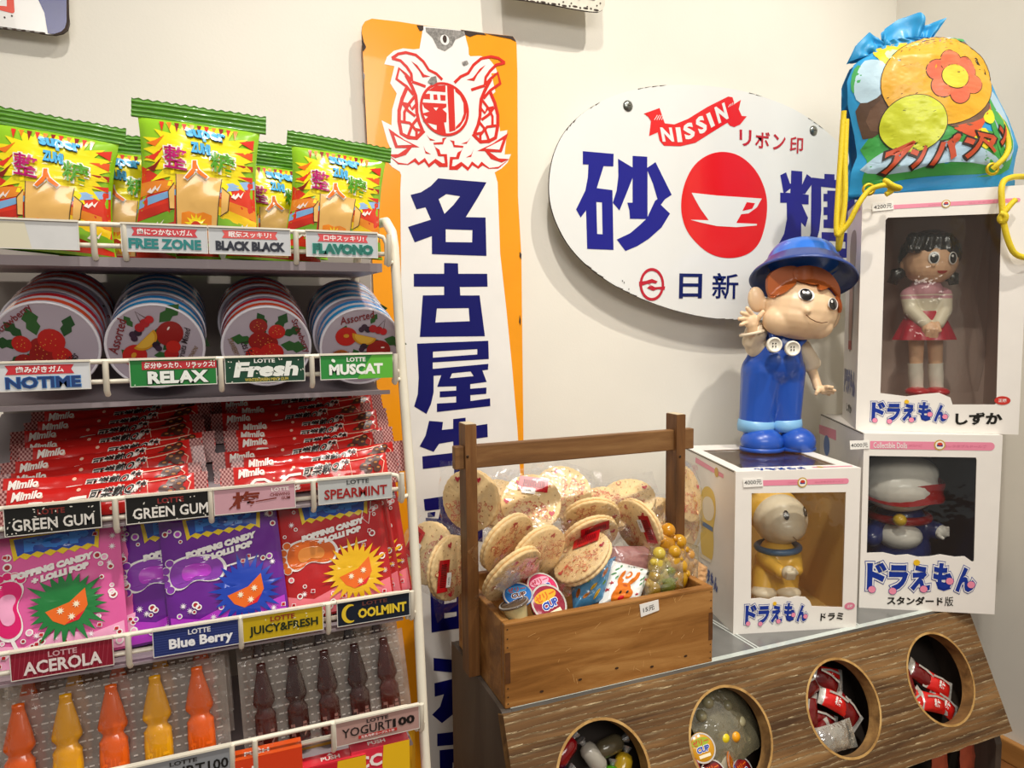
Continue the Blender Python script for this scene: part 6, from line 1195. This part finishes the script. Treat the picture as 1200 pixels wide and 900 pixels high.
# ------------------------------------------------------------------ fifth tier: blister packs of bottle gummies
def make_blister(pitch, cols, text):
    n = 5; Wd, Hd = pitch*n+.012, .088; q = MB(); FM = film('blister_plastic', '#fdfcfb', .02, .0, .08, 1.2, 55)
    rt = thing('gummy_pack', (0, 0, 0), 'gummy', 'gummy pack')
    def sheet(u, v):
        x, z = (u-.5)*Wd, v*Hd; e = min(min(u, 1-u)*Wd/.008, min(v, 1-v)*Hd/.008, 1); lx = (x/pitch+.5) % 1-.5
        d = .0125*max(0, min(1, (e-.5)*2))*(.72+.28*math.cos(lx*2*math.pi)); return Vector((x, -d, z))
    q.grid(sheet, 60, 20, FM); q.add([(-Wd/2, .0008, 0), (Wd/2, .0008, 0), (Wd/2, .0008, Hd), (-Wd/2, .0008, Hd)], [(3, 2, 1, 0)], film('backing_film', '#ddd2c8', .03, .30, .2, .8, 80))
    BF_ = Plane((-Wd/2, .0002, 0), (1, 0, 0), (0, 0, 1)); r_ = random.Random(9); pm_ = mat('#cfc8c0', .5)
    for i in range(26):
        for j in range(13):
            u, z = .004+i*(Wd-.008)/26, .006+j*.007; q.rect(BF_, u, z, u+(Wd-.008)/26*r_.uniform(.3, .8), z+.0012, 0, pm_)
    q.build('blister_tray', rt)
    for i in range(n):
        c = cols[i % len(cols)]; m = mat(c, .18, trans=.12, coat=.7, spec=.5); b_ = MB(); r = pitch*.335
        M = Matrix.Translation(((i-(n-1)/2)*pitch, -.0055, .005))
        pf = [(0, 0), (r*.9, 0), (r, .002), (r, .022), (r*.96, .030), (r*.98, .0335), (r*.72, .0375), (r*.70, .0395), (r*1.0, .0435), (r*1.02, .046), (r*.78, .058), (r*.52, .069), (r*.40, .074), (r*.42, .076), (r*.40, .0785), (0, .079)]
        b_.lathe([(a, z) for a, z in pf], M @ Matrix.Diagonal((1, .5, 1, 1)), m, 22)
        F = Surf(lambda x, z, h, i=i: Vector(((i-(n-1)/2)*pitch+r*math.sin(x/r), -.0055-.5*(r+.0006)*math.cos(x/r)-h, .005+z)), .004)
        b_.text(F, text, (-r*.85, .008), (r*.85, .008), (-r*.85, .021), .0003, mat('#8a6058' if text == 'コーラ' else c, .3, coat=.6), .05); b_.build('bottle_gummy', rt)
    return rt
gl = make_blister(.0340, ['#f06414', '#f0a810', '#f06414', '#f0a810', '#f06414'], 'ゼリー'); gr = make_blister(.0285, ['#4a1812', '#38100c', '#42140e', '#38100c', '#501c14'], 'コーラ')
G5 = 'gummy bottle packs on the fifth shelf'
def gput(o, px, py, Y, lb, lean=-16, roll=-3, f=False, proto=None, yaw=0):
    M = pose(at(px, py, Y), yaw, roll, lean); o = o if f else dup(o, M); put(o, M); tag(o, lb, 'gummy pack', G5)
gput(gl, 138, 921, -.352, 'clear pack of orange and yellow bottle gummies in front on the fifth shelf', f=True, yaw=-2)
gput(gl, 146, 888, -.326, 'clear pack of orange bottle gummies right behind the front orange pack', yaw=-1, roll=-3)
gput(gl, 150, 862, -.300, 'rearmost clear pack of orange bottle gummies on the fifth shelf', yaw=-1, roll=-3)
gput(gr, 390, 868, -.352, 'clear pack of dark cola bottle gummies in front on the fifth shelf', f=True, yaw=-2)
gput(gr, 384, 838, -.326, 'clear pack of cola bottle gummies right behind the front cola pack', yaw=-1)
gput(gr, 386, 822, -.298, 'rearmost clear pack of cola bottle gummies on the fifth shelf', yaw=-1)

# ------------------------------------------------------------------ bottom tier: little cartons
def carton(px, py, Y, w_, c, lb, side, txt, wt='#f4e8e0', band=None, d_=.016):
    p = at(px, py, Y); F = Plane((p.x-w_/2, Y, p.z-.10), (1, 0, 0), (0, 0, 1)); q = MB(); m = mat(c, .3, coat=.4); h_ = .10
    q.box((p.x, Y+d_/2, p.z-.05), (w_, d_, h_), m)
    T2 = Plane((p.x-w_/2, Y, p.z), (1, 0, 0), (0, 1, 0)); q.rect(T2, 0, 0, w_, d_, .0003, mat(side, .3, coat=.4))
    if band: q.poly(F, [(w_*.55, h_), (w_, h_), (w_, h_*.5), (w_*.62, h_*.5), (w_*.52, h_*.8)], .0003, mat(band, .3, coat=.4))
    q.text(F, txt, (w_*.08, h_*.82), (w_*.52, h_*.82), (w_*.08, h_*.94), .0006, mat(wt, .35), .04)
    q.text(T2, 'PUSH', (w_*.3, .004), (w_*.6, .004), (w_*.3, .010), .0006, mat(wt, .35), .03)
    q.poly(T2, [(w_*.40, .011), (w_*.5, .011), (w_*.45, .0145)], .0006, mat(wt, .35))
    tag(q.build('candy_carton', bevel=.0006), lb, 'carton', 'small cartons on the bottom shelf')
carton(306, 886, -.385, .068, '#d8401c', 'orange-red little carton at the left of the bottom shelf', '#e0561c', 'ガム')
carton(390, 868, -.350, .075, '#b8861c', 'dark gold little carton behind the red ones on the bottom shelf', '#c8941c', 'ガム', '#8a2018')
carton(392, 893, -.385, .056, '#c81c2c', 'red little carton with a yellow corner in the middle of the bottom shelf', '#d82838', 'CC', band='#e8b41c')
carton(446, 874, -.383, .054, '#d82c44', 'pink-red little carton with a yellow end under the mauve shelf label', '#d8384c', 'CC', band='#e8b81c')
carton(450, 858, -.357, .054, '#a81c24', 'red carton behind the pink-red one on the bottom shelf', '#b8242c', 'CC', band='#d8a41c')
carton(456, 845, -.332, .052, '#c8941c', 'yellow carton rearmost at the right of the bottom shelf', '#d8a41c', 'CC')
# ------------------------------------------------------------------ sweets heaped in the crate
SC.cycles.transparent_max_bounces = 24
CKR = .0445
ck_m = mat('#efcf96', .6, var=.07, scale=70, bump=.25, bscale=220); ck_e = mat('#d0a468', .65, var=.15, scale=90); hole_m = mat('#a87a40', .7); heart_m = mat('#c01c34', .4); ink = mat('#cc4a38', .5); LBR = mat('#b8141c', .3, coat=.3); INK = mat('#3a0a0c', .4)
wrapf = film('cookie_wrapper', '#ffffff', .04, .01, .07, 1.2, 45)
def make_cookie(label, variant):
    q = MB(); N = 168; t = .0058
    ra = lambda a: CKR*(1+.020*abs(math.cos(a*15)))
    for z0, z1 in ((-t, -.0006), (.0006, t)):
        vs = []
        for k, (s_, z) in enumerate(((.0, z0), (.96, z0), (1.0, z0+.0014), (1.0, z1-.0014), (.96, z1), (.0, z1))):
            for i in range(N): a = 2*math.pi*i/N; vs.append((ra(a)*s_*math.cos(a), ra(a)*s_*math.sin(a), z+(.0008*noise.noise((s_*3*math.cos(a), s_*3*math.sin(a), variant)) if s_ < .97 else 0)))
        fs = [(k*N+i, k*N+(i+1) % N, (k+1)*N+(i+1) % N, (k+1)*N+i) for k in range(5) for i in range(N)]
        q.add(vs, fs, ck_m, True)
    q.lathe([(CKR*.96, -.0008), (CKR*.96, .0008)], Matrix(), ck_e, 48)
    F = Plane((0, 0, t), (1, 0, 0), (0, 1, 0)); r_ = random.Random(variant)
    for ring_, n in ((.28, 6), (.58, 11), (.84, 16)):
        for i in range(n): a = 2*math.pi*i/n+ring_*5; q.ell(F, CKR*ring_*math.cos(a), CKR*ring_*math.sin(a), .0010, .0010, .0010, hole_m, n=7)
    for i in range(5):
        a = 1.1+i*1.32+variant; x, y = CKR*.80*math.cos(a), CKR*.80*math.sin(a); k = .0046
        q.poly(F, [(x+k*p, y+k*s_) for p, s_ in ((0, -1), (.9, .1), (.85, .7), (.4, .8), (0, .4), (-.4, .8), (-.85, .7), (-.9, .1))], .0012, heart_m if i % 2 == 0 else ink)
        if i % 2: q.poly(F, [(x+k*.72*p, y+k*.72*s_) for p, s_ in ((0, -1), (.9, .1), (.85, .7), (.4, .8), (0, .4), (-.4, .8), (-.85, .7), (-.9, .1))], .0015, ck_m)
    for i in range(60):                          # red print scattered over the lower half of the wrapper
        x, y = r_.uniform(-.6, .6)*CKR, r_.uniform(-.72, -.02)*CKR; a = r_.uniform(0, 3.1); L = r_.uniform(.002, .006); q.line(F, [(x, y), (x+L*math.cos(a), y+L*math.sin(a)), (x+L*1.3*math.cos(a+.8), y+L*1.3*math.sin(a+.8))], .0009, .0013, ink)
    o = q.build('wrapped_cookie', base=(0, 0, 0))
    w_ = MB(); hw = CKR*1.16
    def wf(sg):
        def f(u, v):
            x, y = (u*2-1)*hw, (v*2-1)*hw*1.08; d = math.hypot(x, y); e = max(0, min(1, (hw*1.14-max(d, 0))/.012)); p = Vector((x*70, y*70, sg*3+variant))
            return Vector((x, y, sg*((t+.0016)*e**.6+.0004)+.0012*noise.noise(p)*1.2))
        return f
    w_.grid(wf(1), 26, 26, wrapf); w_.build('wrapper', o)
    if label:
        l = MB(); FL_ = Plane((0, 0, t+.0022), (1, 0, 0), (0, 1, 0)); x0, y0 = label[0]*CKR, label[1]*CKR; c, s_ = math.cos(R(label[2])), math.sin(R(label[2]))
        tr = lambda u, v: (x0+u*c-v*s_, y0+u*s_+v*c); l.poly(FL_, [tr(-.022, -.011), tr(.022, -.011), tr(.022, .011), tr(-.022, .011)], 0, LBR)
        for i in range(13): u = -.015+i*.0025; l.poly(FL_, [tr(u, -.005), tr(u+.0011, -.005), tr(u+.0011, .006), tr(u, .006)], .0003, INK)
        l.build('barcode_label', o)
        if label[3]:
            p = MB(); p.poly(FL_, [tr(-.016, -.016), tr(.004, -.016), tr(.004, -.007), tr(-.016, -.007)], .0006, mat('#eceae4', .45)); p.text(FL_, '15元', tr(-.012, -.013), tr(-.002, -.013), tr(-.012, -.010), .0009, mat('#55524e', .5), .02); p.build('price_sticker', o)
    return o
protos = [make_cookie(None, 1), make_cookie((.1, .62, -8, 1), 2), make_cookie(None, 3), make_cookie((-.55, .1, 60, 1), 4), make_cookie((.35, .55, -20, 0), 6)]
vr, vu, vt = _r, _u, -_f
def cookie(pi, px, py, Y, ratio, ang, spin, label):
    s_ = math.sqrt(1-ratio*ratio); view = (at(px, py, Y)-CAM).normalized(); rr = view.cross(Vector((0, 0, 1))).normalized(); uu = rr.cross(view)
    n = (rr*math.cos(R(ang))*s_+uu*math.sin(R(ang))*s_-view*ratio).normalized()
    ex = (rr-n*rr.dot(n)); ex = ex.normalized() if ex.length > .2 else (uu-n*uu.dot(n)).normalized(); ey = n.cross(ex)
    M = Matrix((ex, ey, n)).transposed().to_4x4() @ Matrix.Rotation(R(spin), 4, 'Z'); M.translation = at(px, py, Y)
    o = protos[pi] if pi not in usedc else dup(protos[pi], M); usedc.add(pi); put(o, M); tag(o, label, 'cookie', 'wrapped round cookies in the crate'); return o
usedc = set()
for a in [(0, 552, 586, -.055, .86, 200, 0, 'cookie standing upright behind the left crate post'), (1, 503, 648, -.040, .72, 175, 60, 'cookie with a price tag nearest the white rack pole'), (3, 528, 665, -.082, .62, -15, 20, 'cookie with red label and price tag leaning out left of the crate post'),
          (2, 588, 592, -.045, .75, 60, 30, 'cookie half hidden right of the left crate post'), (1, 622, 590, -.070, .93, 90, 0, 'upright cookie with red barcode label and white price tag below the handle bar'), (2, 659, 578, -.050, .88, 70, 80, 'rear cookie rising highest in the middle of the crate'),
          (2, 594, 636, -.135, .50, -40, 200, 'steeply leaning cookie just right of the left crate post'), (0, 630, 650, -.150, .55, -42, 140, 'leaning cookie in front of the tagged upright cookie'), (2, 600, 672, -.178, .36, -50, 60, 'edge-on cookie leaning over the front left of the crate'),
          (0, 692, 608, -.085, .60, -75, 250, 'cookie leaning behind the red labelled pair in the middle'), (4, 690, 630, -.120, .50, -62, 20, 'cookie with red label leaning in the middle of the heap'), (4, 683, 655, -.165, .52, 130, 10, 'flat leaning cookie with red label just above the blue snack bag'),
          (1, 748, 617, -.110, .60, 215, -55, 'cookie with red label and tag sloping down to the right near the right post'), (2, 735, 587, -.055, .72, 100, 10, 'pale cookie peeping up behind the sloping tagged one'), (0, 778, 611, -.060, .75, 60, 70, 'cookie standing behind the right crate post'),
          (2, 803, 579, -.085, .45, 10, 10, 'small visible cookie edge right of the right post, upper one'), (0, 799, 611, -.080, .55, 0, 120, 'cookie right of the right post, lower one'), (2, 711, 596, -.052, .70, 80, 170, 'cookie in the back row beside the highest one')]:
    cookie(*a)
# jelly cups at the left front corner
gj = 'jelly cups in the crate'
J = lambda px, py, Y: at(px, py, Y)
jelly_cup('jelly_cup', J(607, 697, -.185), (-.15, -.45, .85), .0195, '#1a6ab8', 'jelly cup with a bright blue lid in the crate', gj, txt='CUP', band='#c04a28', back='#3a90d0', txtcol='#5a2a1c')
jelly_cup('jelly_cup', J(602, 707, -.198), (-.25, .15, 1), .0195, '#5a4a3c', 'tilted jelly cup with pale yellow base showing at the crate corner', gj, txt=None, cupcol='#efe2a8', back='#6a5848')
jelly_cup('jelly_cup', J(636, 688, -.176), (.05, -.6, .8), .0220, '#d8386c', 'jelly cup with a pink lid behind the crimson one in the crate', gj, txt='CUP', back='#f0a8c0', band='#c81c4c')
jelly_cup('jelly_cup', J(643, 707, -.197), (.12, -.75, .65), .0260, '#98203c', 'jelly cup with a crimson lid leaning on the front rim of the crate', gj, txt='CUP', back='#e0a828', band='#d86a1c')
# snack bags
def snack(name, quad, Y, t, base, label, cat, deco, lean=.0, m=None):
    TL, TR_, BR, BL = [at(x, y, Y+dy) for (x, y), dy in zip(quad, (lean, lean, 0, 0))]
    nrm = (BR-BL).cross(TL-BL).normalized(); q = MB()
    def f(u, v, sg):
        e = min(1, min(min(u, 1-u)/.16, min(v, 1-v)/.16)); p = BL.lerp(BR, u).lerp(TL.lerp(TR_, u), v); k = Vector((u*5, v*5, sg*2+Y*50)); return p+nrm*sg*(t*e**.6+.0004)+nrm*(.0030*noise.noise(k)+.0012*noise.noise(k*3))*e
    mm = m or mat(base, .25, coat=.4)
    q.grid(lambda u, v: f(u, v, 1), 26, 26, mm); q.grid(lambda u, v: f(u, v, -1), 12, 12, mm, flip=True)
    F = Surf(lambda u, v, h: f(min(1, max(0, u)), min(1, max(0, v)), 1)+nrm*h, .09); deco(q, F); o = q.build(name); tag(o, label, cat); return o
def d_blue(q, F):
    for i in range(7):
        x, y, a = [(.2, .75, 60), (.55, .35, 40), (.8, .6, 70), (.35, .2, 20), (.7, .15, 50), (.12, .35, 80), (.6, .8, 30)][i]; c, s_ = math.cos(R(a)), math.sin(R(a)); m = mat(('#c8781c', '#d8a81c', '#a85a18')[i % 3], .3, coat=.3)
        q.poly(F, smooth_loop([(x+.14*(t*c-k*s_), y+.14*(t*s_+k*c)) for t, k in ((-1, 0), (-.3, .38), (.5, .3), (1, 0), (.5, -.3), (-.3, -.38))], 1), .0008, m); q.line(F, [(x-.12*c, y-.12*s_), (x+.12*c, y+.12*s_)], .012, .0011, mat('#6a3a14', .4))
    for x, y in ((.15, .9), (.4, .55), (.85, .35), (.45, .92)): q.ell(F, x, y, .05, .03, .0008, mat('#5a8a2a', .4), rot=50)
snack('snack_bag', ((668, 676), (722, 652), (706, 704), (672, 716)), -.192, .012, '#4a86b0', 'blue snack bag with orange leaf shapes under the leaning cookies', 'snack bag', d_blue, .035, mat('#4a86b0', .18, coat=.6))
def d_deer(q, F):
    O, O2, W2 = mat('#d8741c', .3), mat('#b8501c', .3), mat('#f2efe8', .35); BK = mat('#1c1612', .3)
    q.poly(F, [(.86, .78), (.97, .80), (.97, .93), (.86, .92)], .0008, BK); q.text(F, 'クッキー', (.36, .88), (.62, .90), (.36, .95), .0008, mat('#6a7a72', .4), .03)
    q.ell(F, .42, .22, .26, .20, .0008, O, n=26); q.ell(F, .40, .36, .19, .15, .0010, O, n=24)
    for pts in ([(.26, .42), (.20, .55), (.24, .72), (.30, .80), (.33, .70), (.29, .60), (.36, .58), (.32, .46)], [(.52, .44), (.62, .52), (.72, .70), (.70, .82), (.62, .80), (.60, .66), (.52, .62), (.46, .48)], [(.36, .60), (.48, .62), (.54, .76), (.44, .80), (.38, .72)]): q.poly(F, smooth_loop(pts, 1), .0009, O)
    q.poly(F, smooth_loop([(.36, .66), (.44, .66), (.48, .74), (.42, .76)], 1), .0012, W2)
    q.poly(F, smooth_loop([(.34, .48), (.46, .46), (.50, .40), (.40, .42)], 1), .0013, O2)
    q.ell(F, .42, .14, .075, .06, .0016, mat('#c81c20', .25, coat=.5), n=20); q.ell(F, .36, .28, .026, .036, .0016, BK, n=14); q.ell(F, .52, .28, .026, .036, .0016, BK, n=14)
    for x, y in ((.08, .7), (.12, .8), (.2, .88), (.8, .5), (.88, .58), (.78, .62), (.9, .48), (.72, .9), (.16, .62), (.84, .68)): q.ell(F, x, y, .05, .02, .0007, mat('#4f8a5a', .4), rot=x*300, n=10)
    for x, y in ((.05, .35), (.8, .22), (.1, .5), (.92, .66)): q.poly(F, [(x+(.06 if k % 2 else .025)*math.cos(k*math.pi/5), y+(.05 if k % 2 else .02)*math.sin(k*math.pi/5)) for k in range(10)], .0008, mat('#a81c2c', .35))
snack('snack_bag', ((718, 657), (762, 668), (748, 706), (700, 712)), -.196, .010, '#e6e6e2', 'white snack bag printed with an orange reindeer with red nose', 'snack bag', d_deer, .030)
def gummybag(quad, Y, label, bits, lean=.02):
    o = snack('gummy_bag', quad, Y, .014, '#ffffff', label, 'gummy bag', lambda q, F: None, lean, film('bag_film', '#fbf6e0', .16, .05, .08, 1.3, 60))
    o['group'] = 'clear bags of yellow gummies in the crate'
    for px, py, r, c in bits:
        q = MB(); p = at(px, py, Y+.010); m = mat(c, .18, trans=.35, coat=.5); r *= 1.3; q.ball(p, (r, r*.8, r*1.25), m, Matrix.Rotation(R(px*7 % 60-30), 3, 'Y')); q.ball(p+Vector((r*.2, -r*.1, r*1.3)), r*.72, m); q.ball(p+Vector((-r*.7, -r*.3, r*.5)), r*.38, m); q.ball(p+Vector((r*.8, -r*.3, r*.5)), r*.38, m); q.build('gummy', o)
gummybag(((762, 640), (800, 645), (800, 692), (752, 702)), -.186, 'clear bag of yellow and green gummies at the right front of the crate', [(770, 662, .010, '#e6cc50'), (781, 683, .011, '#9ab02c'), (764, 688, .010, '#e4bc20'), (778, 672, .009, '#e8dc9a'), (795, 678, .011, '#dfa81c'), (770, 678, .009, '#d8d078'), (788, 660, .010, '#e0a820')])
gummybag(((774, 624), (818, 640), (814, 684), (786, 680)), -.150, 'clear bag of amber gummies behind the yellow and green one', [(780, 637, .012, '#e09a14'), (793, 650, .012, '#e0a414'), (804, 664, .011, '#dda24a'), (798, 672, .011, '#e2ac1c'), (786, 655, .010, '#e6b424')])
snack('snack_bag', ((806, 650), (828, 664), (826, 686), (802, 680)), -.12, .008, '#c89a6a', 'tan paper packet at the right end of the crate', 'snack bag', lambda q, F: None, .01)
snack('snack_bag', ((570, 655), (640, 660), (650, 700), (588, 702)), -.125, .012, '#b82838', 'red packet buried under the left cookies in the crate', 'snack bag', lambda q, F: None, .01)
snack('snack_bag', ((715, 640), (775, 640), (770, 690), (715, 690)), -.13, .012, '#d8a0a0', 'pinkish clear packet under the sloping tagged cookie', 'snack bag', lambda q, F: None, .01, film('pink_film', '#e8b0ac', .15, .5, .1, 1, 60))
